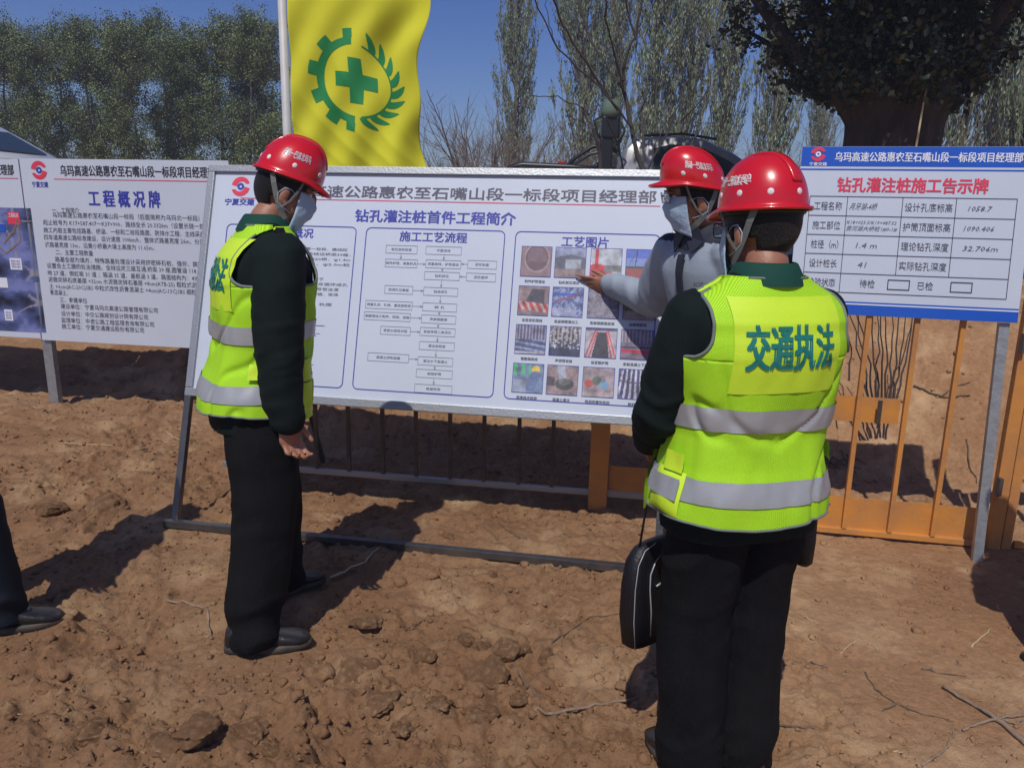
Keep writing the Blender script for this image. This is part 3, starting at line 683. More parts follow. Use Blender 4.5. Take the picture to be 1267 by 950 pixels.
k = Ink(); k.text(PR, '宁夏交建', (cR(85, 122)[0], yh - .034), (cR(170, 122)[0], yh - .034), .018, off=.009, bold=.02); k.build('logo_lettering', M['white_ink'], rs)
k = Ink(); a = cR(222, 228); b = cR(958, 246); yt = (a[1] + b[1]) / 2
k.text(PR, '钻孔灌注桩施工告示牌', (a[0], yt), (b[0], yt), .073, off=.0085, bold=.03); k.build('title_lettering', M['ink_red'], rs)
k = Ink(); X0, X1 = s0 + .055, cR(1100, 310)[0]
rows = [row(283, 309), row(378, 405), row(473, 502), row(566, 597), row(658, 694), row(752, 794)]
# evenly spaced table rows
rows = [rows[0] + (rows[-1] - rows[0]) * i / 5 for i in range(6)]
cols = [X0, cR(262, 400)[0], cR(532, 400)[0], cR(794, 400)[0], X1]
for r_ in rows: k.line(PR, (cols[0], r_), (cols[-1], r_), .0028, .0085)
for i, c_ in enumerate(cols): k.line(PR, (c_, rows[0]), (c_, rows[5] if i in (0, 1, 4) else rows[4]), .0028, .0085)
mid = lambda i: (rows[i] + rows[i + 1]) / 2
for x0, x1 in ((.46, .565), (.765, .865)):
    L = cols[-1] - cols[0]; k.outline(PR, cols[0] + L * (x0 - .03), mid(4) - .022, cols[0] + L * (x1 - .03), mid(4) + .022, .004, .0085)
k.build('table_lines', M['ink_black'], rs)
k = Ink()
for i, (a, b) in enumerate((('工程名称', '设计孔底标高'), ('施工部位', '护筒顶面标高'), ('桩径（m）', '理论钻孔深度'), ('设计桩长', '实际钻孔深度'), ('检验状态', ''))):
    wd = cols[1] - cols[0]; k.text(PR, a, (cols[0] + wd * .13, mid(i)), (cols[1] - wd * .13, mid(i)), .043, off=.0085)
    wd = cols[3] - cols[2]
    if b: k.text(PR, b, (cols[2] + wd * .05, mid(i)), (cols[3] - wd * .06, mid(i)), .043, off=.0085)
L = cols[-1] - cols[0]
k.text(PR, '待检', (cols[0] + L * .29, mid(4)), (cols[0] + L * .365, mid(4)), .042, off=.0085); k.text(PR, '已检', (cols[0] + L * .575, mid(4)), (cols[0] + L * .65, mid(4)), .042, off=.0085)
k.build('table_lettering', M['ink_grey'], rs)
k = Ink(); c1 = cols[1]
for t, x0, x1, i, dy, h in (('月牙湖-4桥', .06, .55, 0, 0, .035), ('K18+023.5/K19+487.52', .03, .93, 1, .017, .022), ('黄河湖大桥桩1#0-1#', .03, .95, 1, -.012, .026), ('1.4 m', .24, .62, 2, 0, .035), ('41', .3, .45, 3, 0, .036)):
    wd = cols[2] - cols[1]; k.text(PR, t, (c1 + wd * x0, mid(i) + dy), (c1 + wd * x1, mid(i) + dy), h, off=.0085, skew=.25)
for t, x0, x1, i in (('1058.7', .22, .6, 0), ('1090.406', .18, .68, 1), ('32.706m', .2, .78, 2)):
    wd = cols[4] - cols[3]; k.text(PR, t, (cols[3] + wd * x0, mid(i)), (cols[3] + wd * x1, mid(i)), .033, off=.0085, skew=.3)
k.build('handwriting', M['ink_pen'], rs); rel(rs)
# ------------------------------------------------------------------ people
# torso profile: z, half width, front depth, back depth, y centre, exponent
TT = np.array([[.74, .185, .135, .135, .00, 2.4], [.82, .188, .138, .140, .00, 2.4], [.92, .182, .135, .138, .00, 2.4], [1.0, .172, .132, .125, .00, 2.4], [1.08, .168, .130, .120, .0, 2.4],
               [1.17, .174, .130, .125, .0, 2.5], [1.26, .186, .128, .132, -.003, 2.5], [1.33, .196, .122, .132, -.008, 2.5], [1.375, .200, .110, .122, -.014, 2.4],
               [1.405, .188, .096, .105, -.018, 2.3], [1.435, .158, .078, .086, -.022, 2.2], [1.465, .118, .066, .074, -.026, 2.1], [1.49, .092, .058, .066, -.028, 2.0], [1.51, .066, .054, .060, -.028, 2.0]])
TT0 = TT.copy()
def tp(z):
    return [np.interp(z, TT[:, 0], TT[:, i]) for i in range(1, 6)]
def tor(th, z, o=0.0):
    """torso surface point: angle th (0 = front, clockwise to the right), height z, offset o"""
    a, bf, bb, yc, n = tp(z); a = a + o; b = np.where(np.cos(th) > 0, bf, bb) + o
    s, c = np.sin(th), np.cos(th)
    x = a * np.sign(s) * np.abs(s) ** (2 / n); y = b * np.sign(c) * np.abs(c) ** (2 / n)
    return x, y + yc
def torx(x, z, side, o=0.0):
    a, bf, bb, yc, n = tp(z); a = a + o; b = (bf if side > 0 else bb) + o
    y = b * np.maximum(0, 1 - (np.abs(x) / a) ** n) ** (1 / n)
    return side * y + yc
def vfold(x, y, z, amp=.006):
    return -amp * .9 * np.exp(-(fbm(x * 5 + 1, y * 5, z * 5 - np.abs(x) * 4, 2, 47) / .11) ** 2) * sm(1.34, 1.22, z) + amp * fbm(x * 7, y * 7, z * 4, 2, 41) * sm(1.46, 1.25, z) + amp * .5 * fbm(x * 16 + 4, y * 16, z * 7, 2, 43) * sm(1.4, 1.2, z)

def limb(mb_, pts, rad, seg=16):
    """tapered limb through joints with rounded ends"""
    P_ = [Vector(p) for p in pts]; a = P_[0] - P_[1]; a.normalize(); b = P_[-1] - P_[-2]; b.normalize()
    # densify
    Q = []; R_ = []
    for i in range(len(P_) - 1):
        for k in range(6):
            t = k / 6; Q.append(P_[i].lerp(P_[i + 1], t)); R_.append(rad[i] + (rad[i + 1] - rad[i]) * t)
    Q.append(P_[-1]); R_.append(rad[-1])
    # soften corners
    for _ in range(2):
        Q = [Q[0]] + [(Q[i - 1] + Q[i] * 2 + Q[i + 1]) / 4 for i in range(1, len(Q) - 1)] + [Q[-1]]
    Q = [Q[0] + a * rad[0] * .7, Q[0] + a * rad[0] * .4] + Q + [Q[-1] + b * rad[-1] * .4, Q[-1] + b * rad[-1] * .7]
    R_ = [rad[0] * .5, rad[0] * .85] + R_ + [rad[-1] * .85, rad[-1] * .5]
    mb_.tube(Q, R_, seg)

def frame(d, side):
    d = Vector(d).normalized(); s = Vector(side); s = (s - d * s.dot(d)).normalized(); n = d.cross(s)
    return d, s, n

def hand(mb_, wrist, d, thumb, curls=(.3, .3, .35, .4), thumbcurl=.2, sc=1.0):
    """palm + five fingers; d = direction of the hand, thumb = direction of the thumb side; curl bends towards the palm normal"""
    d, s, n = frame(d, thumb)      # n : palm side normal
    w_ = Vector(wrist)
    Rm = Matrix((s, n, d)).transposed()
    mb_.ell(w_ + d * .048 * sc, (.041 * sc, .0165 * sc, .052 * sc), Rm, 16, 10)
    mb_.ell(w_ + d * .064 * sc - s * .004, (.040 * sc, .0145 * sc, .030 * sc), Rm, 16, 10)
    limb(mb_, [w_ - d * .03, w_ + d * .03 * sc], [.026, .027], 12)
    L = (.043, .048, .044, .034); off = (.030, .0105, -.010, -.029)
    for i in range(4):
        b = w_ + d * (.086 - abs(i - 1.2) * .004) * sc + s * off[i] * sc; c = curls[i]; dd = d + s * (.10 - .07 * i); dd.normalize()
        pts = [b - dd * .02, b]; ang = c * .8
        for q, l in enumerate((L[i], L[i] * .62, L[i] * .5)):
            v = dd * cos(ang) + n * sin(ang); pts.append(pts[-1] + v * l * sc); ang += c * 1.15
        mb_.tube(pts + [pts[-1] + (pts[-1] - pts[-2]).normalized() * .004], [r * sc for r in (.0085, .0092, .0086, .0078, .0066, .004)], 8)
    b = w_ + d * .018 * sc + s * .022 * sc
    v = (d * .72 + s * .68 + n * .25).normalized(); v2 = (d * (.95) + s * (.30) + n * (.3 + thumbcurl)).normalized()
    mb_.tube([b, b + v * .035 * sc, b + v * .035 * sc + v2 * .032 * sc, b + v * .035 * sc + v2 * .055 * sc, b + v * .035 * sc + v2 * .060 * sc], [r * sc for r in (.015, .0125, .0098, .0085, .005)], 8)

def headpose(z0, yaw, tilt):
    return Matrix.Translation((0, .005, z0)) @ Matrix.Rotation(yaw, 4, 'Z') @ Matrix.Rotation(tilt, 4, 'X') @ Matrix.Translation((0, .0, 1.62 - 1.50))

def head(mb_, H):
    """head geometry, face towards +Y in the frame H (origin = head centre)"""
    def E(c, r, M3=None):
        T = H @ Matrix.Translation(c) @ (M3.to_4x4() if M3 else Matrix()); v = bmesh.ops.create_uvsphere(mb_.b, u_segments=24, v_segments=14, radius=1)['verts']
        bmesh.ops.transform(mb_.b, matrix=T @ Matrix.Diagonal((*r, 1)), verts=v)
    E((0, -.010, .022), (.075, .096, .094)); E((0, .022, -.035), (.062, .066, .080)); E((0, .048, -.092), (.032, .034, .026)); E((0, .02, -.075), (.054, .055, .042))
    E((0, .078, .022), (.052, .018, .013)); E((0, .094, -.018), (.011, .016, .028)); E((0, .104, -.034), (.016, .014, .011)); E((.034, .062, -.028), (.024, .022, .02)); E((-.034, .062, -.028), (.024, .022, .02))
    E((0, .082, -.064), (.024, .012, .006)); E((0, .080, -.074), (.021, .012, .006))
    for s in (-1, 1):
        E((s * .077, -.006, -.018), (.009, .019, .031), Matrix.Rotation(-.2, 3, 'X') @ Matrix.Rotation(s * .35, 3, 'Z')); E((s * .075, .002, -.04), (.008, .010, .010))

def ik(S, Wp, l1, l2, hint):
    S = Vector(S); Wp = Vector(Wp); d = Wp - S; L = min(d.length, (l1 + l2) * .999); d.normalize(); Wp = S + d * L
    a = (l1 * l1 - l2 * l2 + L * L) / (2 * L); h = sqrt(max(0, l1 * l1 - a * a)); hh = Vector(hint); hh = (hh - d * hh.dot(d)).normalized()
    return S + d * a + hh * h, Wp

def person(label, loc, rz, sc, pose, fit, group=None):
    """pose: head yaw/tilt, per side wrist + hand data, feet; fit: materials and garments"""
    root = empty('person', label, 'person', loc, rz, group); root.scale = (sc, sc, sc)
    TT[:] = TT0; bx, by = fit.get('bulk', (1, 1)); wz = sm(1.50, 1.42, TT[:, 0]); TT[:, 1] *= 1 + (bx - 1) * wz; TT[:, 2] *= 1 + (by - 1) * wz; TT[:, 3] *= 1 + (by - 1) * wz
    lean = pose.get('lean', 0)
    H = headpose(1.478, pose['yaw'], pose['tilt'])
    SHL = {-1: Vector((-.168 * bx, -.015, 1.382)), 1: Vector((.168 * bx, -.015, 1.382))}
    arms = {}
    for s in (-1, 1):
        A_ = pose['arms'][s]; e, wv = ik(SHL[s], A_['wrist'], .285, .262, A_.get('hint', (s * .6, -.8, -.3))); arms[s] = (e, wv, A_)
    legs = {}
    for s in (-1, 1):
        fx, fy, fr = pose['feet'][s]; hp = Vector((s * .088, 0, .90)); an = Vector((fx, fy, .085))
        lg = (an - hp).length * .5 * 1.004; kn, an = ik(hp, an, lg, lg, (s * .15, 1, 0)); legs[s] = (hp, kn, an, fr)
    # --- body (one continuous surface under the clothes)
    m = MB(); rings = []
    for z in np.linspace(.86, 1.505, 24):
        th = np.linspace(0, 2 * pi, 24, endpoint=False); x, y = tor(th, z, -.030 if z < 1.44 else -.012); rings.append([Vector((a, b, z)) for a, b in zip(x, y)])
    m.loft(rings)
    nb = H @ Vector((0, -.02, -.06))
    limb(m, [(0, -.035, 1.43), (0, -.032, 1.50), nb], [.066, .056, .054], 20)
    head(m, H)
    for s in (-1, 1):
        e, wv, A_ = arms[s]; limb(m, [SHL[s], e, wv], [.048, .040, .029], 12)
        hp, kn, an, fr = legs[s]; limb(m, [hp, kn, an], [.075, .052, .036], 14); m.ell(an + Vector((sin(fr) * -.05, cos(fr) * .05, -.045)), (.035, .09, .03), Matrix.Rotation(fr, 3, 'Z'))
        hand(m, wv, A_['d'], A_['thumb'], A_.get('curls', (.35, .4, .45, .5)), A_.get('tc', .2), 1.0)
    me = remesh(m.mesh('body', True), fit.get('vox', .0052), 3, .5)
    link('body', me, M['skin'], root)
    # --- hair
    m = MB(); E_ = bmesh.ops.create_uvsphere(m.b, u_segments=40, v_segments=28, radius=1)['verts']
    for v in E_: v.co = Vector((v.co.x * .0800, v.co.y * .099 - .012, v.co.z * .100 + .020))
    kill = [f for f in m.b.faces if (lambda c: (c.y > .052 and c.z < .055) or (c.y > -.012 and c.z < .004) or (c.y > -.05 and c.z < -.024) or c.z < -.066)(f.calc_center_median())]
    bmesh.ops.delete(m.b, geom=kill, context='FACES'); bmesh.ops.transform(m.b, matrix=H, verts=m.b.verts)
    o = m.build('hair', M['hair'], root, True); sd_ = o.modifiers.new('s', 'SOLIDIFY'); sd_.thickness = .008; sd_.offset = .2
    for s in (-1, 1):
        m = MB(); m.ell(H @ Vector((s * .072, .018, -.006)), (.007, .011, .026), H.to_3x3(), 10, 8); m.build('sideburn', M['hair'], root, True)
    for s in (-1, 1):
        m = MB(); m.ell(H @ Vector((s * .032, .077, .002)), (.012, .010, .0085), H.to_3x3(), 12, 8); m.build('eye', M['white_ink'], root, True)
        m = MB(); m.ell(H @ Vector((s * .032, .0845, .002)), (.005, .004, .005), H.to_3x3(), 10, 6); m.build('iris', M['hair'], root, True)
    for s in (-1, 1):
        m = MB(); m.tube([H @ Vector((s * .014, .094, .018)), H @ Vector((s * .034, .093, .024)), H @ Vector((s * .052, .078, .018))], [.002, .0035, .0015], 6); m.build('eyebrow', M['hair'], root, True)
    # --- helmet
    if fit.get('helmet', 1):
        HH = H @ Matrix.Translation((0, -.008, .050)) @ Matrix.Rotation(fit.get('htilt', -.06), 4, 'X') @ Matrix.Diagonal((1.0, 1.0, 1.0, 1))
        A1, B1, C1 = .101, .119, .134
        def dome(th, u, o=0.):      # th 0 = front ; u 0 rim .. 1 top
            ph = u * pi / 2; r = cos(ph) ** .82; zz = sin(ph) ** 1.0
            return Vector(((A1 + o) * sin(th) * r, (B1 + o) * cos(th) * r, (C1 + o) * zz))
        m = MB(); N_ = 64; rings = []
        # brim edge: small gutter all round, peak in front
        def brim(th, o, z):
            c = max(0, cos(th)); pk = .034 * sm(.45, 1.0, c); return Vector(((A1 + o) * sin(th), (B1 + o + pk) * cos(th), z - .016 * sm(.4, 1, c) * (1 if o > .004 else 0)))
        rings.append([brim(2 * pi * k / N_, .010, -.010) for k in range(N_)])
        rings.append([brim(2 * pi * k / N_, .013, -.006) for k in range(N_)])
        rings.append([brim(2 * pi * k / N_, .011, -.001) for k in range(N_)])
        rings.append([dome(2 * pi * k / N_, .0, .003) for k in range(N_)])
        for u in np.linspace(.02, .985, 26): rings.append([dome(2 * pi * k / N_, float(u)) for k in range(N_)])
        m.loft(rings, cap=False)
        m.b.verts.ensure_lookup_table(); top = m.b.verts.new(dome(0, 1)); m.b.verts.ensure_lookup_table(); last = [m.b.verts[k] for k in range(len(m.b.verts) - 1 - N_, len(m.b.verts) - 1)]
        for k in range(N_): m.b.faces.new((last[k], last[(k + 1) % N_], top))
        bmesh.ops.transform(m.b, matrix=HH, verts=m.b.verts)
        hm = m.build('helmet', M['helmet'], root, True); q = hm.modifiers.new('s', 'SOLIDIFY'); q.thickness = .0035
        # raised ridge down the middle
        for xx in (0,):
            m = MB(); rr = []
            for k in range(25):
                t = -1 + 2 * k / 24; ph = abs(t); th = 0 if t > 0 else pi; base = dome(th, 1 - ph * .72, .0); up = base.normalized(); rr.append([base + Vector((dx, 0, 0)) + up * h for dx, h in ((-.018, -.003), (-.012, .0035), (.012, .0035), (.018, -.003))])
            m.loft(rr); bmesh.ops.transform(m.b, matrix=HH, verts=m.b.verts); m.build('ridge', M['helmet'], hm, True)
        for k, a in enumerate(fit.get('studs', (50, 90, 130, 180, 230, 270, 310))):
            m = MB(); p = dome(radians(a), .16, .0); n_ = Vector((p.x / A1 ** 2, p.y / B1 ** 2, .25 * p.z / C1 ** 2)).normalized()
            z_ = n_; x_ = Vector((0, 0, 1)).cross(z_).normalized(); y_ = z_.cross(x_); T = Matrix.Translation(p) @ Matrix((x_, y_, z_)).transposed().to_4x4()
            v = bmesh.ops.create_uvsphere(m.b, u_segments=14, v_segments=8, radius=1)['verts']; bmesh.ops.transform(m.b, matrix=HH @ T @ Matrix.Diagonal((.0082, .0082, .0022, 1)), verts=v)
            m.build('stud', M['hwhite'], hm, True)
        for txt, a0, a1, u0, u1 in fit['htext']:
            co, fs = glyphs(txt); x0, x1 = co[:, 0].min(), co[:, 0].max(); X = (co[:, 0] - x0) / (x1 - x0); V = []; F_ = []
            for dd in ((-.0009, 0), (.0, .0), (.0009, .0)):
                kk = len(V); V += [HH @ dome(radians(a0 + (a1 - a0) * x) + dd[0] * 9, u0 + (u1 - u0) * y, .0012 + dd[0]) for x, y in zip(X, co[:, 1])]; F_ += [tuple(i + kk for i in f) for f in fs]
            me = bpy.data.meshes.new('helmet_lettering'); me.from_pydata([tuple(v) for v in V], [], F_); me.update(); link('helmet_lettering', me, M['hwhite'], hm)
        # inner band and chin strap
        m = MB(); m.tube([HH @ Vector((.091 * sin(t), .108 * cos(t), -.012)) for t in np.linspace(0, 2 * pi, 33)], .007, 6, cap=False); m.build('head_band', M['bag'], hm, True)
        def ribbon(pts, wd):
            m = MB(); pr = None
            for i, p in enumerate(pts):
                p = Vector(p); t = (Vector(pts[min(i + 1, len(pts) - 1)]) - Vector(pts[max(0, i - 1)])).normalized(); nn = Vector((p.x, p.y * .6, 0)).normalized(); sd2 = t.cross(nn).normalized() * wd / 2
                a_ = m.b.verts.new(H @ (p + sd2)); b_ = m.b.verts.new(H @ (p - sd2))
                if pr: m.b.faces.new((pr[0], a_, b_, pr[1]))
                pr = (a_, b_)
            o = m.build('chin_strap', M['strap'], hm); q = o.modifiers.new('s', 'SOLIDIFY'); q.thickness = .002; q.offset = 0
        for s in (-1, 1):
            ribbon([(s * .086, -.066, .045), (s * .0885, -.052, .015), (s * .084, -.032, -.022), (s * .078, -.008, -.058), (s * .066, .022, -.090), (s * .045, .045, -.112), (s * .0, .056, -.124)], .017)
            ribbon([(s * .090, .045, .045), (s * .086, .036, .010), (s * .083, .018, -.03), (s * .078, -.004, -.055)], .008)
    # --- mask
    if fit.get('mask', 1):
        m = MB(); NU, NV = 26, 18; g_ = []
        for j in range(NV):
            v = j / (NV - 1); rowv = []
            for i in range(NU):
                u = -1 + 2 * i / (NU - 1); t = u * 1.06
                z = .004 - .118 * v + .030 * abs(u) ** 1.6 * (.5 - v) * .9 - .010 * abs(u)
                bulge = .015 * (1 - u * u) * sin(pi * min(1, v * 1.15)) + .006 * (1 - abs(u) * 1.4 if abs(u) < .7 else 0) * math.exp(-((v - .30) / .25) ** 2)
                ry = .103 + bulge - .034 * max(0, v - .55) - .008 * (1 - v); rx = .0785 - .012 * max(0, v - .5)
                cr = .0022 * sin(v * 22 + u * 2) * (1 - abs(u))
                rowv.append(m.b.verts.new(H @ Vector((rx * sin(t), ry * cos(t) + cr - .002, z))))
            g_.append(rowv)
        for j in range(NV - 1):
            for i in range(NU - 1): m.b.faces.new((g_[j][i], g_[j][i + 1], g_[j + 1][i + 1], g_[j + 1][i]))
        o = m.build('face_mask', M['mask'], root, True); q = o.modifiers.new('s', 'SOLIDIFY'); q.thickness = .0025; q.offset = 1
        m = MB()
        for s in (-1, 1):
            m.tube([H @ Vector((s * .071, .036, -.010)), H @ Vector((s * .082, .012, .006)), H @ Vector((s * .087, -.012, .008)), H @ Vector((s * .088, -.028, -.012)), H @ Vector((s * .084, -.022, -.040)), H @ Vector((s * .078, .0, -.055)), H @ Vector((s * .067, .034, -.068))], .0014, 6)
        m.build('ear_loops', M['mask'], o, True)
    if fit.get('glasses'):
        m = MB()
        for s in (-1, 1):
            cx_, cy_, cz_ = s * .034, .112, -.002
            pts = [H @ Vector((cx_ + .025 * (abs(cos(t)) ** .6 * (1 if cos(t) > 0 else -1)), cy_ - .010 * abs(cx_ + .025 * cos(t)) / .06, cz_ + .019 * (abs(sin(t)) ** .6 * (1 if sin(t) > 0 else -1)))) for t in np.linspace(0, 2 * pi, 25)]
            m.tube(pts, .0013, 6, cap=False)
            m.tube([H @ Vector((s * .060, .100, .008)), H @ Vector((s * .080, .05, .008)), H @ Vector((s * .083, .0, .004)), H @ Vector((s * .083, -.018, -.010))], .0015, 6)
        m.tube([H @ Vector((-.009, .112, .002)), H @ Vector((0, .115, .005)), H @ Vector((.009, .112, .002))], .0013, 6)
        gl = m.build('glasses', M['glass_frame'], root, True)
        for s in (-1, 1):
            m = MB(); cx_, cy_, cz_ = s * .034, .111, -.002
            V = [H @ Vector((cx_ + .0235 * (abs(cos(t)) ** .6 * (1 if cos(t) > 0 else -1)), cy_ - .010 * abs(cx_ + .025 * cos(t)) / .06, cz_ + .0175 * (abs(sin(t)) ** .6 * (1 if sin(t) > 0 else -1)))) for t in np.linspace(0, 2 * pi, 24, endpoint=False)]
            m.b.faces.new([m.b.verts.new(v) for v in V]); o = m.build('lens', M['lens'], gl); q = o.modifiers.new('s', 'SOLIDIFY'); q.thickness = .001
    # --- upper garment
    m = MB(); rings = []; zlo = fit.get('hem', .80)
    for z in np.linspace(zlo, 1.492, 28):
        th = np.linspace(0, 2 * pi, 36, endpoint=False); x, y = tor(th, z, -.001); rings.append([Vector((a, b, z)) for a, b in zip(x, y)])
    m.loft(rings)
    cw = fit.get('sleeve', 1.0)
    for s in (-1, 1):
        e, wv, A_ = arms[s]; fd = (wv - e).normalized(); limb(m, [SHL[s] - Vector((s * .02, 0, -.005)), SHL[s] + (e - SHL[s]) * .4, e, e + (wv - e) * .5, wv + fd * .004], [.072 * cw, .069 * cw, .060 * cw, .053 * cw, .045 * cw], 20)
    arr = {s: (np.array(SHL[s]), np.array(arms[s][0]), np.array(arms[s][1])) for s in (-1, 1)}
    def fold(co):
        x, y, z = co.T; d = .0035 * fbm(x * 9, y * 9, z * 6, 3, 61)
        for s in (-1, 1):
            S_, E_, W_2 = arr[s]
            de = np.linalg.norm(co - E_, axis=1); ax = (W_2 - S_) / np.linalg.norm(W_2 - S_); t = (co - S_) @ ax
            arm_ = np.exp(-(np.minimum(de, 9) / .16) ** 2)
            q = 1 - 2 * np.abs(fbm(x * 5, y * 5, t * 15, 2, 71))
            d = d + arm_ * .008 * q
            dw = np.linalg.norm(co - W_2, axis=1); d = d + np.exp(-(dw / .10) ** 2) * .005 * q
            ds = np.linalg.norm(co - S_, axis=1); d = d + np.exp(-(ds / .13) ** 2) * .003 * fbm(x * 18, y * 18, z * 10, 2, 81)
        return d
    me = remesh(m.mesh('top', True), .009, 3, .5, fold); up = link('jacket', me, fit['top'], root)
    if fit.get('top_split'):
        # darker yoke and front edge painted by cloth panels of their own colour
        me.materials.append(M['jacket_dark']); n = len(me.polygons); c = np.empty(n * 3, np.float32); me.polygons.foreach_get('center', c); c = c.reshape(-1, 3)
        z, x, y = c[:, 2], c[:, 0], c[:, 1]
        dk = ((z > 1.445) & (np.abs(x) < .20)) | ((z < zlo + .05))
        me.polygons.foreach_set('material_index', dk.astype(np.int32)); me.update()
    # collar
    m = MB(); rr = []
    for z, o_, dz in ((1.468, .036, 0), (1.495, .026, .0), (1.518, .013, .002), (1.521, .008, .002), (1.49, .008, 0)):
        ring = []
        for k in range(40):
            th = 2 * pi * k / 40; fr = max(0, cos(th)); a = .066 + o_; ring.append(Vector((a * sin(th), -.028 + (.062 + o_ + .018 * fr) * cos(th), z - .045 * fr ** 2 + dz - .006)))
        rr.append(ring)
    m.loft(rr, cap=False); m.build('collar', fit['collar'], root, True)
    m = MB()      # collar leaves in front
    for s in (-1, 1):
        m.quad((s * .004, .066, 1.470), (s * .058, .045, 1.500), (s * .085, .055, 1.45), (s * .045, .098, 1.405))
    o = m.build('collar_leaf', fit['collar'], root); q = o.modifiers.new('s', 'SOLIDIFY'); q.thickness = .006; q.offset = 0
    # --- trousers
    lw = fit.get('leg', 1.0)
    m = MB(); rings = []
    for z in np.linspace(.80, 1.0, 8):
        th = np.linspace(0, 2 * pi, 32, endpoint=False); x, y = tor(th, z, -.014); rings.append([Vector((a * (1 - .12 * sm(.92, .80, z)), b * (1 - .15 * sm(.92, .80, z)), z)) for a, b in zip(x, y)])
    m.loft(rings)
    for s in (-1, 1):
        hp, kn, an, fr = legs[s]; bot = Vector((an.x, an.y + .004, .055)); limb(m, [hp + Vector((0, 0, -.02)), hp.lerp(kn, .45), kn, kn.lerp(bot, .6), bot], [.110 * lw, .108 * lw, .097 * lw, .092 * lw, .088 * lw], 20)
    LG = {s: [np.array(v) for v in legs[s][:3]] for s in (-1, 1)}
    def fold2(co):
        x, y, z = co.T; d = .006 * fbm(x * 6, y * 6, z * 4, 3, 91)
        kz = LG[1][1][2]; q = 1 - 2 * np.abs(fbm(x * 4 + 2, y * 4, z * 9 - x * 5, 2, 93))
        d = d + .006 * q * np.exp(-((z - kz) / .16) ** 2)
        d = d + .012 * q * sm(.36, .08, z) + .0015 * (1 - 2 * np.abs(fbm(x * 7, y * 7, z * 12 + x * 10, 2, 99)))
        d = d + .008 * (1 - 2 * np.abs(fbm(x * 5 + 2, y * 5, z * 7 + np.abs(x) * 9, 2, 97))) * np.exp(-((z - .80) / .13) ** 2)
        return d
    me = remesh(m.mesh('trousers', True), .010, 3, .5, fold2); n_ = len(me.vertices); cc_ = np.empty(n_ * 3, np.float32); me.vertices.foreach_get('co', cc_); cc_ = cc_.reshape(-1, 3); cc_[:, 2] = np.maximum(cc_[:, 2], .038 + .02 * np.clip(cc_[:, 1] * 3, -.3, 1)); me.vertices.foreach_set('co', cc_.ravel()); me.update(); link('trousers', me, fit['trouser'], root)
    # --- shoes
    for s in (-1, 1):
        hp, kn, an, fr = legs[s]; T = Matrix.Translation((an.x, an.y, 0)) @ Matrix.Rotation(fr, 4, 'Z')
        m = MB(); rr = []
        for y, hw, zt, zb in ((-.088, .020, .060, .03), (-.082, .030, .090, .022), (-.06, .037, .104, .02), (-.02, .040, .112, .02), (.02, .041, .108, .02), (.06, .044, .086, .02), (.10, .049, .070, .02), (.14, .050, .060, .02), (.17, .045, .053, .02), (.192, .033, .045, .021), (.204, .014, .034, .024)):
            ring = []
            for k in range(20):
                t = 2 * pi * k / 20; c, q = cos(t), sin(t); ring.append(Vector((hw * (abs(c) ** .75) * (1 if c > 0 else -1), y, (zt + zb) / 2 + (zt - zb) / 2 * (abs(q) ** .8) * (1 if q > 0 else -1))))
            rr.append(ring)
        m.loft(rr); me = m.mesh('shoe', True); me.transform(T); sh = link('shoe', me, M['shoe'], root)
        m = MB(); N_ = 36; rr = []
        def so_(k, g):
            t = 2 * pi * k / N_; y = .058 + (.150 + g) * cos(t); wv2 = .043 + g + .008 * sm(-.02, .12, y) - .004 * sm(.02, -.08, y); return Vector((wv2 * (abs(sin(t)) ** .8) * (1 if sin(t) > 0 else -1), y, 0))
        for g, z in ((-.004, .0), (.002, .003), (.003, .018), (.001, .028), (-.008, .030)): rr.append([so_(k, g) + Vector((0, 0, z)) for k in range(N_)])
        m.loft(rr); me = m.mesh('sole', True); me.transform(T); link('sole', me, M['sole'], sh)
        m = MB()
        for q in range(4):
            y = .035 + q * .02; z = .102 - q * .0105; m.tube([T @ Vector((-.020, y, z - .004)), T @ Vector((0, y + .004, z + .003)), T @ Vector((.020, y, z - .004))], .0022, 6)
        m.build('laces', M['bag'], sh, True)
    # --- vest
    if fit.get('vest'):
        V = fit['vest']; z0, zA = V.get('hem', .80), 1.285; O = .022; XA = V.get('xa', .150)
        def P3(x, y, z): return (x, y, z)
        verts = []; uvs = []; faces = []
        def grid(fn, nu, nv):
            k0 = len(verts)
            for j in range(nv + 1):
                for i in range(nu + 1):
                    p, uv = fn(i / nu, j / nv); verts.append(p); uvs.append(uv)
            for j in range(nv):
                for i in range(nu):
                    a = k0 + j * (nu + 1) + i; faces.append((a, a + 1, a + nu + 2, a + nu + 1))
        def Of(z): return O - .010 * float(sm(1.29, 1.36, z))
        def surf(th, z, o=0.):
            x, y = tor(th, z, Of(z) + .012 * sm(1.05, z0, z) + o); d = vfold(x, y, z, .010) ; r = np.hypot(x, y); dz = .006 * np.sin(th * 3 + 1) * sm(.95, z0, z)
            return (float(x + x / r * d), float(y + y / r * d), float(z + dz))
        def xa(z):
            a = tp(z)[0] + Of(z); t = float(np.clip((z - zA) / .075, 0, 1)); e = (tp(zA)[0] + O) - ((tp(zA)[0] + O) - XA) * (1 - (1 - t) ** 2) ** .5
            return min(e, a * .9995)
        def surfx(x, z, side, o=0.):
            y = torx(x, z, side, Of(z) + o); d = vfold(x, y, z, .007) * sm(.0, .05, abs(float(y)) ); r = math.hypot(x, y) + 1e-6
            return (float(x + x / r * d), float(y + y / r * d), float(z))
        def low(u, v):
            th = 2 * pi * u; z = z0 + (zA - z0) * v; return surf(th, z), ((u - .5) * 1.2, z)
        grid(low, 150, 60)
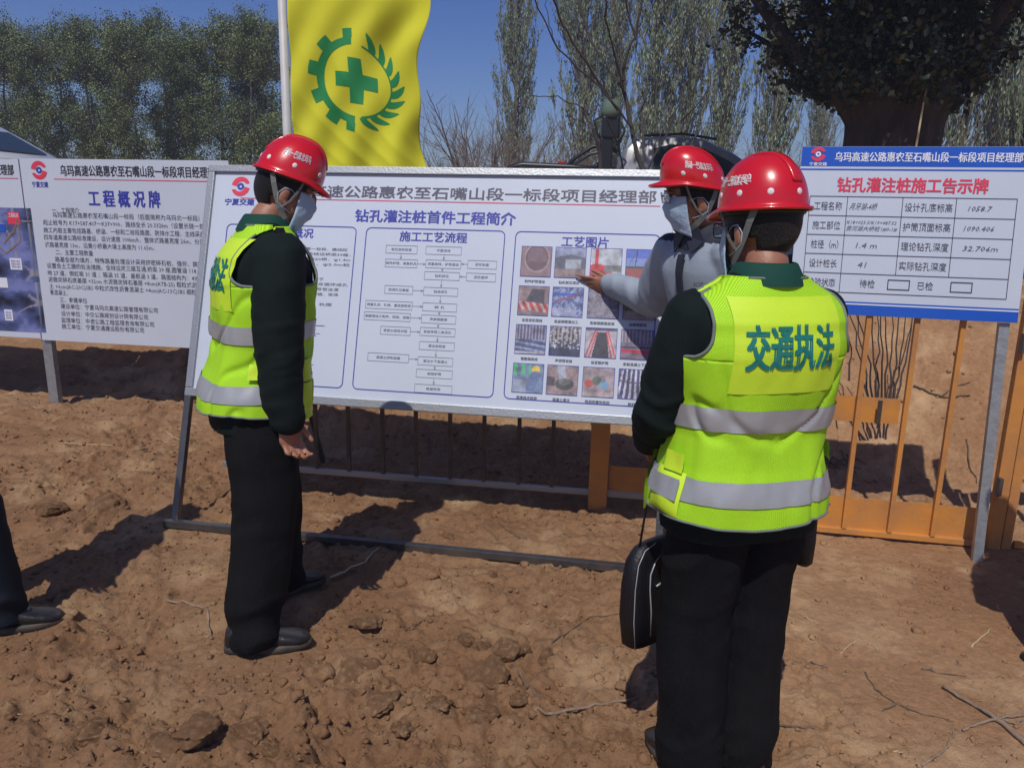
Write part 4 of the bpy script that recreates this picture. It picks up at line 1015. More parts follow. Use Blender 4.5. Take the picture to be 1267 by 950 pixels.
        for side in (1, -1):
            ztop = V.get('vneck', 1.40) if side > 0 else 1.484
            def up_(u, v, side=side, ztop=ztop):
                X = -1 + 2 * u
                if side > 0:  # V opening: top edge falls towards the middle
                    zt = 1.478 - (1.478 - 1.24) * (1 - min(1, abs(X) / .55)) if abs(X) < .55 else 1.478
                else: zt = 1.484 - .0 * abs(X)
                z = zA + (zt - zA) * v; x = X * xa(z); return surfx(x, z, side), (x * side, z)
            grid(up_, 60, 34)
        me = npmesh('vest', np.array(verts), faces); uvl = me.uv_layers.new(name='UVMap'); li = np.empty(len(me.loops), np.int32); me.loops.foreach_get('vertex_index', li); uvl.data.foreach_set('uv', np.array(uvs, np.float32)[li].ravel())
        bmm = bmesh.new(); bmm.from_mesh(me); bmesh.ops.remove_doubles(bmm, verts=bmm.verts, dist=.0004); bmesh.ops.recalc_face_normals(bmm, faces=bmm.faces); bmm.to_mesh(me); bmm.free(); me.shade_smooth()
        ve = link('vest', me, M['vest'], root); q = ve.modifiers.new('s', 'SOLIDIFY'); q.thickness = .003; q.offset = -1
        def patch(name, m_, ths, zs, o, nu=60, nv=8, par=ve, bulge=0):
            vv = []; 
            for j in range(nv + 1):
                for i in range(nu + 1):
                    th = ths[0] + (ths[1] - ths[0]) * i / nu; za, zb = zs(th) if callable(zs) else zs; vv.append(surf(th, za + (zb - za) * j / nv, o + bulge * (sin(pi * i / nu) * sin(pi * j / nv)) ** .5))
            ff = [(j * (nu + 1) + i, j * (nu + 1) + i + 1, (j + 1) * (nu + 1) + i + 1, (j + 1) * (nu + 1) + i) for j in range(nv) for i in range(nu)]
            me = npmesh(name, np.array(vv), ff); return link(name, me, m_, par)
        for zc in V.get('bands', (.885, 1.065)):
            patch('reflective_band', M['reflective'], (0, 2 * pi), lambda th, zc=zc: (zc - .030 + .004 * sin(2 * th), zc + .030 + .004 * sin(2 * th)), .0035, 200, 8)
        # hem + armhole piping
        m = MB(); m.tube([surf(2 * pi * k / 120, z0 + .002, .001) for k in range(121)], .0035, 6, cap=False); m.build('vest_piping', M['piping'], ve, True)
        for s in (-1, 1):
            pts = []
            for zz in np.linspace(1.452, zA, 28): pts.append(surfx(s * xa(zz) * .995, float(zz), -1, .001))
            pts2 = [surfx(s * xa(float(zz)) * .995, float(zz), 1, .001) for zz in np.linspace(zA, 1.452, 28)]
            m = MB(); m.tube(pts + pts2, .0045, 6); m.build('vest_piping', M['piping'], ve, True)
        m = MB()
        m.tube([surfx(float(q) * .085, 1.481, -1, .0) for q in np.linspace(-1, 1, 20)], .0035, 6)
        m.build('vest_piping', M['piping'], ve, True)
        for s in (-1, 1):
            sp2 = [(float(s * (tp(zz)[0] + Of(zz))), float(tp(zz)[3]), float(zz)) for zz in np.linspace(1.41, 1.474, 20) if tp(zz)[0] + Of(zz) < XA + .004]
            if len(sp2) > 2:
                m = MB(); m.tube(sp2, [.0042] * (len(sp2) - 1) + [.002], 8); m.build('shoulder_seam', M['vest_plain'], ve, True)
        # back panel and lettering
        def bsurf(x, z, o): return surfx(x, z, -1, o) if z > zA else (lambda y, x=x: (x, float(torx(x, z, -1, O + .012 * sm(1.05, z0, z) + o)) - float(vfold(x, -.13, z, .007)), z))(0)
        vv = []; nu, nv = 44, 34; hx = .150; zp0, zp1 = 1.205, 1.438
        for j in range(nv + 1):
            for i in range(nu + 1):
                x = hx - 2 * hx * i / nu; z = zp0 + (zp1 - zp0) * j / nv; vv.append(bsurf(x, z, .003))
        vv = [(v[0], v[1] - .001, v[2]) for v in vv]
        ff = [(j * (nu + 1) + i, j * (nu + 1) + i + 1, (j + 1) * (nu + 1) + i + 1, (j + 1) * (nu + 1) + i) for j in range(nv) for i in range(nu)]
        # facing -Y means x runs right to left for the reader
        bp_ = link('back_panel', npmesh('back_panel', np.array(vv), ff), M['vest_plain'], ve)
        co, fs = glyphs('交通执法', res=2); x0, x1 = co[:, 0].min(), co[:, 0].max(); X = (co[:, 0] - x0) / (x1 - x0); VV = []; FF = []
        for dx, dz in ((-.0026, -.0013), (.0026, -.0013), (-.0026, .0013), (.0026, .0013)):
            kk = len(VV)
            for a, b in zip(X, co[:, 1]):
                x = -.122 + .244 * a + dx; z = 1.275 + .118 * b + dz; p = bsurf(x, z, .0062 + dx * .1); VV.append((p[0], p[1] - .001, p[2]))
            FF += [tuple(i + kk for i in f) for f in fs]
        me = bpy.data.meshes.new('back_lettering'); me.from_pydata(VV, [], FF); me.update(); link('back_lettering', me, M['vest_text'], ve)
        # side pockets and flaps
        for s in (-1, 1):
            for t0, t1, za, zb in ((.55, 1.05, .96, 1.035), (.5, 1.1, .83, .955)):
                patch('pocket', M['vest_plain'], (s * t0, s * t1) if s > 0 else (-t1, -t0), (za, zb), .012, 12, 8)
            (patch('side_pocket', M['vest_plain'], (-2.0, -1.45), (.868, .985), .005, 16, 12, bulge=.014), patch('reflective_band', M['reflective'], (-1.97, -1.48), (.917, .972), .0195, 16, 4)) if s < 0 else None
            patch('side_tab', M['vest_plain'], (s * 1.62, s * 1.95) if s > 0 else (-1.95, -1.62), (.985, 1.035), .014, 10, 6)
    if lean:
        done = set()
        for o in root.children_recursive:
            if o.type == 'MESH' and o.data.name not in done:
                done.add(o.data.name); me = o.data; n = len(me.vertices); co = np.empty(n * 3, np.float32); me.vertices.foreach_get('co', co); co = co.reshape(-1, 3); co[:, 1] += lean * np.maximum(0, co[:, 2] - .9); me.vertices.foreach_set('co', co.ravel()); me.update()
    return root

def toworld(P_, loc, rz, sc):  # world point -> person's own frame
    d = Vector(P_) - Vector(loc); return Vector((d.x * cos(rz) + d.y * sin(rz), -d.x * sin(rz) + d.y * cos(rz), d.z)) / sc

HT = '乌玛北高巴一标段'
hang = lambda s, y=.07, z=.80, x=.235: dict(wrist=(s * x, y, z), d=(-.02 * s, .16, -1), thumb=(-s * .25, 1, 0), curls=(.62, .72, .80, .86), hint=(s * .35, -1, 0))
# man on the left, seen from his right side
L_loc = Vector((-.948, 2.785, 0)); L_rz = radians(-60)
def lf(P_): return toworld(P_, L_loc, L_rz, 1.0)
fa = lf((-.94, 2.58, 0)) / 1.03; fb_ = lf((-.97, 3.0, 0)) / 1.03
p1 = person('man in yellow-green vest, blue mask and red helmet standing left of the big display board', L_loc, L_rz, 1.035,
            dict(lean=.16, yaw=radians(-12), tilt=radians(-12), arms={1: hang(1, .06, .785, .235), -1: hang(-1, .10, .80)}, feet={1: (fa.x, fa.y, radians(-18)), -1: (fb_.x, fb_.y, radians(10))}),
            dict(top=M['uniform'], collar=M['collar'], trouser=M['trouser'], bulk=(1.06, 1.14), sleeve=1.30, leg=1.10, vest=dict(hem=.855, bands=(.935, 1.13), xa=.128), hem=.78, htilt=-.10, htext=[('段标一巴高北玛乌', 118, 66, .27, .42)], studs=(38, 90, 140, 180, 222, 270, 320)))
m = MB()
for z_ in (.79, .83): 
    pt = tor(radians(75), z_, .006); m.ell((float(pt[0]), float(pt[1]), z_), (.007, .007, .007))
e_ = Vector((.262, .10, .86)); m.ell(e_, (.006, .006, .007)); m.build('gold_buttons', M['gold'], p1, True)
m = MB(); m.box((.155, -.01, 1.452), (.075, .030, .006), Matrix.Rotation(.62, 3, 'Y'), .002); m.build('shoulder_board', M['trouser'], p1)
for o in p1.children:
    if o.name.startswith(('shoulder_board', 'gold_buttons')):
        for v in o.data.vertices: v.co.y += .16 * max(0, v.co.z - .9)
# man pointing at the board
Q_loc = Vector((.90, 3.16, 0)); Q_rz = radians(118); QS = 1.035; QL = .36
tip = PM.P(*PM.st(716, 352), .01); wr = tip + Vector((.163, -.055, .0))
wl = toworld(wr, Q_loc, Q_rz, QS); tl_ = toworld(tip, Q_loc, Q_rz, QS)
wl.y -= QL * (wl.z - .9); tl_.y -= QL * (tl_.z - .9); dl = tl_ - wl
p2 = person('man in grey work jacket, glasses and red helmet pointing at the photos on the board', Q_loc, Q_rz, QS,
            dict(lean=QL, yaw=radians(-24), tilt=radians(4), arms={1: dict(wrist=wl, d=dl, thumb=(0, .2, 1), curls=(.12, .28, .36, .42), hint=(.3, 0, -1)), -1: hang(-1, .05, .82)}, feet={1: (.10, .0, -.1), -1: (-.10, .0, .1)}),
            dict(top=M['jacket'], collar=M['jacket_dark'], trouser=M['trouser'], hem=.78, glasses=1, htilt=.04, bulk=(1.05, 1.08), sleeve=1.38, top_split=1, htext=[(HT, 242, 296, .27, .42)], studs=(50, 90, 140, 180, 220, 262, 300)))
m = MB(); pr = None
for z_ in np.linspace(.80, 1.40, 30):
    y_ = float(torx(.0, z_, 1, .006)); a_ = m.b.verts.new((-.016, y_ + .001, z_)); b_ = m.b.verts.new((.016, y_ + .001, z_))
    if pr: m.b.faces.new((pr[0], pr[1], b_, a_))
    pr = (a_, b_)
o = m.build('zip_placket', M['jacket_dark'], p2); q = o.modifiers.new('s', 'SOLIDIFY'); q.thickness = .008; q.offset = 0
co, fs = glyphs('WGJT'); me = bpy.data.meshes.new('chest_lettering')
me.from_pydata([(-.075 - x * .017, float(torx(-.075 - x * .017, 1.29, 1, .009)), 1.285 + y * .03) for x, y in co], [], fs); link('chest_lettering', me, M['jacket_dark'], p2)
for o in p2.children:
    if o.name.startswith(('zip_placket', 'chest_lettering')):
        for v in o.data.vertices: v.co.y += QL * max(0, v.co.z - .9) + .006
# man in front on the right, seen from behind
R_loc = Vector((.618, 1.98, 0)); R_rz = radians(17); RS = .982
p3 = person('man seen from behind in yellow-green vest with teal letters and red helmet', R_loc, R_rz, RS,
            dict(yaw=radians(13), tilt=radians(-4), arms={-1: dict(wrist=(-.15, .25, .98), d=(.35, .6, -.6), thumb=(.3, .4, .8), curls=(.6, .65, .7, .7), hint=(-.6, -.9, -.3)), 1: dict(wrist=(.13, .26, .98), d=(-.8, .5, -.1), thumb=(0, .4, 1), hint=(.5, -.9, -.3))}, feet={-1: (-.085, .0, .12), 1: (.085, -.01, -.12)}),
            dict(top=M['uniform'], collar=M['collar'], trouser=M['trouser'], glasses=1, bulk=(1.18, 1.06), sleeve=1.10, leg=1.02, vest=dict(hem=.86, bands=(.945, 1.13), xa=.192), hem=.80, htilt=0, htext=[(HT, 248, 308, .27, .42)], studs=(50, 90, 134, 180, 222, 262, 300)))
m = MB(); m.tube([(.212, -.02, .66), (.214, -.02, .67), (.216, -.018, .73), (.218, -.016, .80), (.218, -.016, .815)], [.020, .029, .031, .029, .022], 16); m.build('belt_pouch', M['bag'], p3, True)
# man at the left edge, mostly outside the picture
E_loc = Vector((-2.08, 2.70, 0)); 
p4 = person('person at the left edge, only a dark trouser leg and black shoe showing', E_loc, radians(-62), 1.0,
            dict(yaw=0, tilt=-.1, arms={1: hang(1), -1: hang(-1)}, feet={1: (.10, .13, -.1), -1: (-.14, -.16, .1)}),
            dict(top=M['uniform'], collar=M['collar'], trouser=M['navy'], hem=.78, leg=.85, htext=[(HT, 242, 296, .27, .42)]))
# man just outside the right edge: his shadow falls on the gate post
p5 = person('man just beyond the right edge whose shadow reaches the orange gate post', (2.13, 2.50, 0), radians(20), 1.0,
            dict(yaw=.2, tilt=-.1, arms={1: hang(1), -1: hang(-1)}, feet={1: (.12, .05, -.1), -1: (-.12, -.02, .1)}),
            dict(top=M['uniform'], collar=M['collar'], trouser=M['trouser'], hem=.78, vox=.008, htext=[(HT, 242, 296, .27, .42)]))

# bag held in the left hand of the man in front
def make_bag():
    b = toworld((0, 0, 0), (0, 0, 0), 0, 1); c = R_loc + Vector((-.190, .13, 0))
    bag = empty('shoulder_bag', 'black nylon bag with pale piping hanging against the dark trousers', 'bag', (c.x, c.y, .36), radians(38))
    m = MB(); rr = []
    for z, hw, hd in ((0, .085, .028), (.006, .10, .038), (.10, .115, .042), (.20, .115, .040), (.27, .105, .034), (.305, .08, .024), (.318, .05, .012)):
        ring = []
        for k in range(28):
            t = 2 * pi * k / 28; cc, q = cos(t), sin(t); ring.append(Vector((hw * abs(cc) ** .5 * (1 if cc > 0 else -1), hd * abs(q) ** .6 * (1 if q > 0 else -1), z)))
        rr.append(ring)
    m.loft(rr); m.build('bag_body', M['bag'], bag, True)
    m = MB()
    for y_ in (-.030,):
        m.tube([(-.10, y_ - .006, .01), (-.112, y_ - .006, .10), (-.112, y_ - .004, .20), (-.10, y_, .27), (-.07, y_ + .006, .305), (-.02, y_ + .012, .315)], .0016, 6)
        m.tube([(-.045, y_ - .013, .04), (-.05, y_ - .014, .12), (-.06, y_ - .013, .19), (-.058, y_ - .010, .235), (-.03, y_ - .003, .27), (.0, y_ + .002, .285)], .0022, 6)
        m.tube([(-.035, y_ - .014, .195), (-.012, y_ - .014, .20)], .003, 6)
    m.build('piping', M['reflective'], bag, True)
    m = MB(); m.tube([(-.07, 0, .29), (-.05, .0, .42), (-.01, .02, .53), (.03, .04, .58), (.05, .03, .50), (.06, .0, .40), (.07, 0, .29)], .0035, 6); m.build('strap', M['bag'], bag, True)
make_bag()
# ------------------------------------------------------------------ fences and gate
def spt(px, py, Y): return ypt(px, py, Y)
def vpost(ink, px, py, G, z0, z1): pass
# orange gate on the right
GA, GB = gpt(1003, 658, .02), gpt(1205, 677, .02); GA.z = GB.z = .0
gd = (GB - GA).normalized(); gn = Vector((-gd.y, gd.x, 0))
gate = empty('site_gate', 'orange painted barred gate panel with solid kick plate under the blue notice sign', 'gate', GA)
def gs(px, py):  # distance along the gate for a pixel on its plane, and height
    d = ray(px, py); t = (GA - EYE).dot(gn) / d.dot(gn); P = EYE + d * t; return (P - GA).dot(gd), P.z
gtop = 1.175
MB().bar(GA + gd * -.04 + Vector((0, 0, .045)), GB + Vector((0, 0, .045)), .03, .03, bev=.003).build('bottom_rail', M['orange'], gate)
MB().bar(GA + gd * -.04 + Vector((0, 0, gtop)), GB + Vector((0, 0, gtop)), .03, .03, bev=.003).build('top_rail', M['orange'], gate)
zk = gs(1100, 620)[1]
MB().bar(GA + gd * -.03 + Vector((0, .012, (zk + .06) / 2)), GB + Vector((0, .012, (zk + .06) / 2)), .004, zk - .06).build('kick_plate', M['orange'], gate)
for px, py in ((1000, 640), (1043, 655), (1099, 660), (1152, 665)):
    s_, _ = gs(px, py); MB().bar(GA + gd * s_ + gn * -.004 + Vector((0, 0, .062)), GA + gd * s_ + gn * -.004 + Vector((0, 0, gtop - .017)), .022, .03, up=gn, bev=.002).build('bar', M['orange'], gate)
s0_, z1_ = gs(1012, 488); s1_, z0_ = gs(1112, 527)
zc_ = (z1_ + z0_) / 2; MB().bar(GA + gd * (s0_ - .02) + gn * .022 + Vector((0, 0, zc_)), GA + gd * (s1_ + .0) + gn * .022 + Vector((0, 0, zc_)), .004, abs(z1_ - z0_) - .005).build('middle_plate', M['orange'], gate)
sp, _ = gs(1080, 560); MB().box(GA + gd * sp + gn * -.02 + Vector((0, 0, zc_)), (.02, .012, .12), None, .003).build('latch', M['dark_steel'], gate)
rel(gate)
# gate post
sp_, _ = gs(1228, 690)
gp = empty('gate_post', 'thick orange square post right of the barred gate, lower part in shadow', 'post', GA + gd * (sp_ + .02))
MB().bar(GA + gd * (sp_ + .0) + Vector((0, .02, -.05)), GA + gd * (sp_ + .0) + Vector((0, .02, 1.75)), .058, .05, up=gn, bev=.004).build('post_tube', M['orange'], gp)
MB().bar(GA + gd * (sp_ + .062) + Vector((0, .03, -.05)), GA + gd * (sp_ + .062) + Vector((0, .03, 1.25)), .045, .04, up=gn, bev=.004).build('hinge_tube', M['orange'], gp)
for z_ in (.35, 1.05): MB().box(GA + gd * (sp_ - .035) + Vector((0, -.02, z_)), (.02, .03, .09), None, .004).build('hinge', M['dark_steel'], gp)
rel(gp)
# the fence goes on to the right of the post
f2 = empty('site_fence', 'orange barred fence panel cut by the right edge beyond the thick post', 'fence', GA + gd * (sp_ + .1))
a = GA + gd * (sp_ + .10); b = a + gd * 2.2
for z_, n_ in ((.045, 'bottom_rail'), (1.03, 'middle_rail'), (1.2, 'top_rail')): MB().bar(a + Vector((0, .03, z_)), b + Vector((0, .03, z_)), .03, bev=.003).build(n_, M['orange'], f2)
MB().bar(a + Vector((0, .035, 1.115)), b + Vector((0, .035, 1.115)), .004, .13).build('upper_plate', M['orange'], f2)
for i in range(1, 12): MB().bar(a + gd * (.18 * i) + Vector((0, .03, .062)), a + gd * (.18 * i) + Vector((0, .03, 1.01)), .022, up=gn).build('bar', M['orange'], f2)
rel(f2)
# fence behind the board
FA, FB = gpt(375, 581, .10), gpt(798, 614, .10)
fd = (FB - FA).normalized(); fn = Vector((-fd.y, fd.x, 0)); FA2 = FA - fd * .5; FB2 = FB + fd * .35
fe = empty('barred_fence', 'grey steel barred fence in the shade behind the big display board', 'fence', (FA.x, FA.y, 0))
MB().bar(FA2, FB2, .03, .03, bev=.003).build('bottom_rail', M['steel'], fe)
MB().bar(FA2 + Vector((0, 0, 1.25)), FB2 + Vector((0, 0, 1.25)), .03, .03, bev=.003).build('top_rail', M['zinc'], fe)
def fs_(px, py):
    d = ray(px, py); t = (FA - EYE).dot(fn) / d.dot(fn); P = EYE + d * t; return (P - FA).dot(fd)
M['fence_bar'] = mat('dull_brown_paint', (.06, .05, .045), .6, 0, (.2, .12, .06), 9, .6)
for px in (392, 432, 474, 515, 557, 599, 642, 684):
    s_ = fs_(px, 560); MB().bar(FA + fd * s_ + Vector((0, -.004, .018)), FA + fd * s_ + Vector((0, -.004, 1.23)), .02, .024, up=fn, bev=.002).build('bar', M['fence_bar'], fe)
s_ = fs_(741, 565); MB().bar(FA + fd * s_ + Vector((0, -.03, -.14)), FA + fd * s_ + Vector((0, -.03, 1.35)), .10, .05, up=fn, bev=.003).build('end_post', M['orange'], fe)
MB().bar(FA + fd * (s_ + .06) + Vector((0, 0, .09)), FB2 + Vector((0, 0, .09)), .006, .14).build('kick_plate', M['orange'], fe)
rel(fe)

# ------------------------------------------------------------------ flag
FY = 5.0
pb = ypt(352, 80, FY); fx0 = pb.x
pole = empty('flag_pole', 'white flag pole rising behind the big board', 'flag pole', (fx0, FY, hz(fx0, FY)))
m = MB(); m.tube([(0, 0, -.2), (0, 0, 1.2), (0, 0, 3.6)], [.027, .027, .024], 16); m.build('pole_tube', M['pole'], pole, True)
m = MB(); m.ell((0, 0, 3.62), (.035, .035, .035)); m.build('finial', M['gold'], pole, True)
flag = empty('safety_flag', 'yellow flag with green cross, half cogwheel and leaf wreath on the white pole', 'flag', (fx0 + .03, FY, 2.0))
zt_, zb_ = 3.45, 1.66
def fsurf(u, v, o=0.):
    """u 0 pole .. 1 fly, v 0 bottom .. 1 top"""
    wdt = .79 + .035 * sin(v * 9 + 1.2) + .02 * sin(v * 21)
    x = u * wdt; z = (zb_ - 2.0) + v * (zt_ - zb_) - .05 * u * u + .015 * sin(u * 5)
    amp = .012 + .065 * u
    y = amp * sin(u * 6.5 + v * 3.2) + .03 * u * sin(u * 15 - v * 7) + .022 * sin((u * .8 - v) * 24) * (1 - v * .7) + .008 * float(FN(u * 6, v * 9))
    return Vector((x, -o + y * .75 + .12 * u + .006 * abs(sin(u * 14 + v * 26 + 3 * sin(v * 5))) * (1.2 - v), z))
def FN(a, b): return vnoise(np.array([a]), np.array([b]), np.array([0.]), 5)[0]
nu, nv = 90, 150
V = [tuple(fsurf(i / nu, j / nv)) for j in range(nv + 1) for i in range(nu + 1)]
F_ = [(j * (nu + 1) + i, j * (nu + 1) + i + 1, (j + 1) * (nu + 1) + i + 1, (j + 1) * (nu + 1) + i) for j in range(nv) for i in range(nu)]
o = link('cloth', npmesh('cloth', V, F_), M['flag'], flag); q = o.modifiers.new('s', 'SOLIDIFY'); q.thickness = .0015; q.offset = 1
def fuv(x, z): return min(1, max(0, x / .795)), (z - (zb_ - 2.0)) / (zt_ - zb_)
cc = ypt(444, 107, FY + .05); ex, ez = cc.x - fx0 - .03, cc.z - 2.0 + .02
def emb(name, polys):
    V = []; F_ = []
    bmx = bmesh.new()
    for p in polys: bmx.faces.new([bmx.verts.new((a, b, 0)) for a, b in p])
    for _ in range(3):
        es = [e for e in bmx.edges if e.calc_length() > .018]
        if es: bmesh.ops.subdivide_edges(bmx, edges=es, cuts=1, use_grid_fill=True)
    bmesh.ops.triangulate(bmx, faces=bmx.faces)
    for v in bmx.verts:
        u, w2 = fuv(ex + v.co.x, ez + v.co.y + .05 * (0.5) ** 2); v.co = fsurf(u, w2, .0035)
    me = bpy.data.meshes.new(name); bmx.to_mesh(me); bmx.free(); me.shade_smooth(); link(name, me, M['green'], flag)
Rr = .205
def pol(r, a): return (r * sin(radians(a)), r * cos(radians(a)))
polys = []
for k in range(30):   # left half ring
    a0, a1 = -4 - k * 5.8, -4 - (k + 1) * 5.8
    polys.append([pol(Rr, a0), pol(Rr, a1), pol(Rr * 1.22, a1), pol(Rr * 1.22, a0)])
emb('cog_ring', polys)
for a in (-10, -44, -78, -112, -146, -172):
    wd = 9 if a not in (-10, -172) else 7
    emb('cog_tooth', [[pol(Rr * 1.21, a - wd), pol(Rr * 1.21, a), pol(Rr * 1.46, a), pol(Rr * 1.46, a - wd + 1.5)], [pol(Rr * 1.21, a), pol(Rr * 1.21, a + wd), pol(Rr * 1.46, a + wd - 1.5), pol(Rr * 1.46, a)]])
c_ = .042; L_ = .13
emb('cross', [[(-c_, -L_), (c_, -L_), (c_, -c_), (-c_, -c_)], [(-c_, c_), (c_, c_), (c_, L_), (-c_, L_)], [(-L_, -c_), (-c_, -c_), (-c_, c_), (-L_, c_)], [(c_, -c_), (L_, -c_), (L_, c_), (c_, c_)], [(-c_, -c_), (c_, -c_), (c_, c_), (-c_, c_)]])
emb('wreath_stem', [[pol(Rr, 14 + k * 5.6), pol(Rr, 14 + (k + 1) * 5.6), pol(Rr * 1.05, 14 + (k + 1) * 5.6), pol(Rr * 1.05, 14 + k * 5.6)] for k in range(28)])
for k in range(9):
    a = 16 + k * 17.3; q = []
    n_ = 6; up_, lo_ = [], []
    for i in range(n_ + 1):
        t = i / n_; r_ = Rr * (1.04 + .40 * t); th_ = a + 10 - 16 * t ** 1.4 + 4; wd = 6.6 * (1 - t) ** .55 * (.8 + .4 * min(1, t * 2)) + .2
        up_.append(pol(r_, th_ - wd)); lo_.append(pol(r_, th_ + wd))
    emb('wreath_leaf', [[up_[i], up_[i + 1], lo_[i + 1], lo_[i]] for i in range(n_)])
rel(flag) if False else None

# ------------------------------------------------------------------ vehicles on the raised track
TZ = .93
def car_body(name, par, prof, w, m_, z0=0, inset=.0, bev=.03):
    """side profile (x,z) extruded over the width, with a narrower top"""
    b = bmesh.new(); L = [b.verts.new((x, -w / 2 + inset * max(0, z - .95), z + z0)) for x, z in prof]; R = [b.verts.new((x, w / 2 - inset * max(0, z - .95), z + z0)) for x, z in prof]
    n = len(prof); b.faces.new(L); b.faces.new(R[::-1])
    for i in range(n): b.faces.new((L[i], R[i], R[(i + 1) % n], L[(i + 1) % n]))
    bmesh.ops.recalc_face_normals(b, faces=b.faces)
    bmesh.ops.bevel(b, geom=list(b.edges), offset=bev, segments=3, affect='EDGES', profile=.5, clamp_overlap=True)
    me = bpy.data.meshes.new(name); b.to_mesh(me); b.free(); me.shade_smooth(); o = link(name, me, m_, par); return o
def wheel(par, x, y):
    m = MB(); rr = []
    for yy, r in ((-.11, .24), (-.11, .31), (-.08, .345), (.08, .345), (.11, .31), (.11, .24)): rr.append([Vector((x + r * cos(2 * pi * k / 32), y + yy, .345 + r * sin(2 * pi * k / 32))) for k in range(32)])
    m.loft(rr); t = m.build('wheel', M['rubber'], par, True)
    m = MB(); m.tube([(x, y - .115, .345), (x, y + .115, .345)], .2, 20); m.build('rim', M['zinc'], t)
def sidewin(par, w, pts, z0, m_=None, off=.004, inset=.1, name='window'):
    for s in (-1, 1):
        m = MB(); m.b.faces.new([m.b.verts.new((x, s * (w / 2 - inset * max(0, z - .95) + off), z)) for x, z in pts]); o = m.build(name, m_ or M['car_glass'], par); q = o.modifiers.new('s', 'SOLIDIFY'); q.thickness = .006; q.offset = 0
# pickup: bed to the left, cab to the right, seen from the side
PY = 12.0; pc = ypt(770, 205, PY)
pk = empty('pickup_truck', 'silver pickup truck behind the board with black rollover frame over its bed', 'pickup truck', (pc.x, PY, TZ), radians(-4)); pk.rotation_euler.z = radians(-4)
car_body('lower_body', pk, [(-1.75, .45), (3.1, .40), (3.25, .75), (3.1, 1.02), (1.95, 1.14), (-1.75, 1.19)], 1.78, M['white_paint'])
car_body('cab', pk, [(-.10, 1.06), (-.02, 1.55), (.10, 1.68), (.55, 1.74), (1.05, 1.70), (1.50, 1.50), (2.15, 1.06)], 1.70, M['silver_paint'], inset=.26, bev=.05)
sidewin(pk, 1.70, [(.38, 1.14), (.38, 1.56), (.62, 1.615), (.86, 1.60), (.86, 1.14)], 0, inset=.26, off=.006)
sidewin(pk, 1.70, [(.91, 1.14), (.91, 1.59), (1.08, 1.56), (1.42, 1.40), (1.78, 1.14)], 0, inset=.26, off=.006)
sidewin(pk, 1.70, [(.02, 1.14), (.10, 1.50), (.28, 1.55), (.28, 1.14)], 0, M['silver_paint'], inset=.26, off=.008, name='rear_pillar')
for x in (-1.05, 2.25):
    for y in (-.82, .82): wheel(pk, x, y)
m = MB()
for s in (-1, 1):
    m.tube([(.25, s * .60, 1.735), (.8, s * .60, 1.765), (1.25, s * .60, 1.70)], .018, 8)
m.build('roof_rail', M['black_plastic'], pk, True)
for s in (-1, 1):
    m = MB(); m.tube([(-1.68, s * .74, 1.12), (-1.62, s * .74, 1.26), (-1.45, s * .74, 1.30), (-.75, s * .74, 1.28), (-.12, s * .74, 1.24)], .045, 10); m.tube([(-1.6, s * .74, 1.15), (-.15, s * .74, 1.16)], .035, 8)
    m.build('bed_rail', M['black_plastic'], pk, True)
for s in (-1, 1):
    m = MB(); m.tube([(-.95, s * .70, 1.14), (-.72, s * .70, 1.40), (-.48, s * .70, 1.56), (-.30, s * .70, 1.60), (-.12, s * .70, 1.50)], .030, 10); m.tube([(-.55, s * .70, 1.15), (-.42, s * .70, 1.30), (-.22, s * .70, 1.42)], .035, 8)
    m.build('rollover_hoop', M['black_plastic'], pk, True)
MB().box((-.9, -.60, 1.34), (.10, .08, .06), None, .01).build('red_marker_lamp', mat('red_lens', (.4, .02, .02), .3), pk)
m = MB(); m.box((1.85, -.98, 1.2), (.12, .16, .18), None, .03); m.build('mirror', M['black_plastic'], pk)
# upright machine standing beside the cab
mp_ = ypt(752, 190, 11.0); mast = empty('drill_mast', 'dark upright machine mast with grey-green head standing beside the pickup cab', 'machine', (mp_.x, 11.0, TZ))
zf = lambda py: ypt(752, py, 11.0).z - TZ
m = MB(); m.box((-.03, 0, zf(190) / 2 + .1), (.17, .16, zf(190) + .2), None, .02); m.build('column', M['black_plastic'], mast)
m = MB(); m.box((.02, 0, (zf(172) + zf(144)) / 2), (.24, .20, abs(zf(144) - zf(172))), None, .03); m.build('motor_housing', M['black_plastic'], mast)
m = MB(); m.tube([(.02, 0, zf(146)), (.02, 0, zf(138)), (.02, 0, zf(124))], [.13, .14, .10], 14); m.build('canvas_head', M['olive'], mast, True)
m = MB(); m.tube([(-.10, 0, zf(144)), (-.2, 0, zf(150)), (-.16, 0, zf(165)), (-.06, .02, zf(178))], .018, 8); m.tube([(.16, 0, zf(150)), (.22, 0, zf(162)), (.12, 0, zf(180))], .014, 8); m.build('hoses', M['rubber'], mast, True)
# white car at far left
c0 = ypt(0, 190, 10.5)
lc = empty('parked_car', 'white car with dark sloping windscreen at the upper left edge behind the signs', 'car', (c0.x - 1.02, 10.5, TZ + .14), radians(-6))
car_body('lower_body', lc, [(-2.4, .35), (2.3, .33), (2.35, .70), (2.1, .93), (1.25, 1.06), (-2.3, 1.10), (-2.45, .8)], 1.78, M['white_paint'])
car_body('cabin', lc, [(-1.6, 1.04), (-1.1, 1.45), (-.5, 1.60), (.25, 1.60), (.65, 1.50), (1.5, 1.02)], 1.66, M['white_paint'], inset=.28, bev=.05)
sidewin(lc, 1.66, [(-1.2, 1.13), (-.92, 1.36), (-.45, 1.46), (-.30, 1.46), (-.30, 1.13)], 0, inset=.28, off=.006)
sidewin(lc, 1.66, [(-.22, 1.13), (-.22, 1.46), (.22, 1.46), (.52, 1.38), (1.02, 1.13)], 0, inset=.28, off=.006)
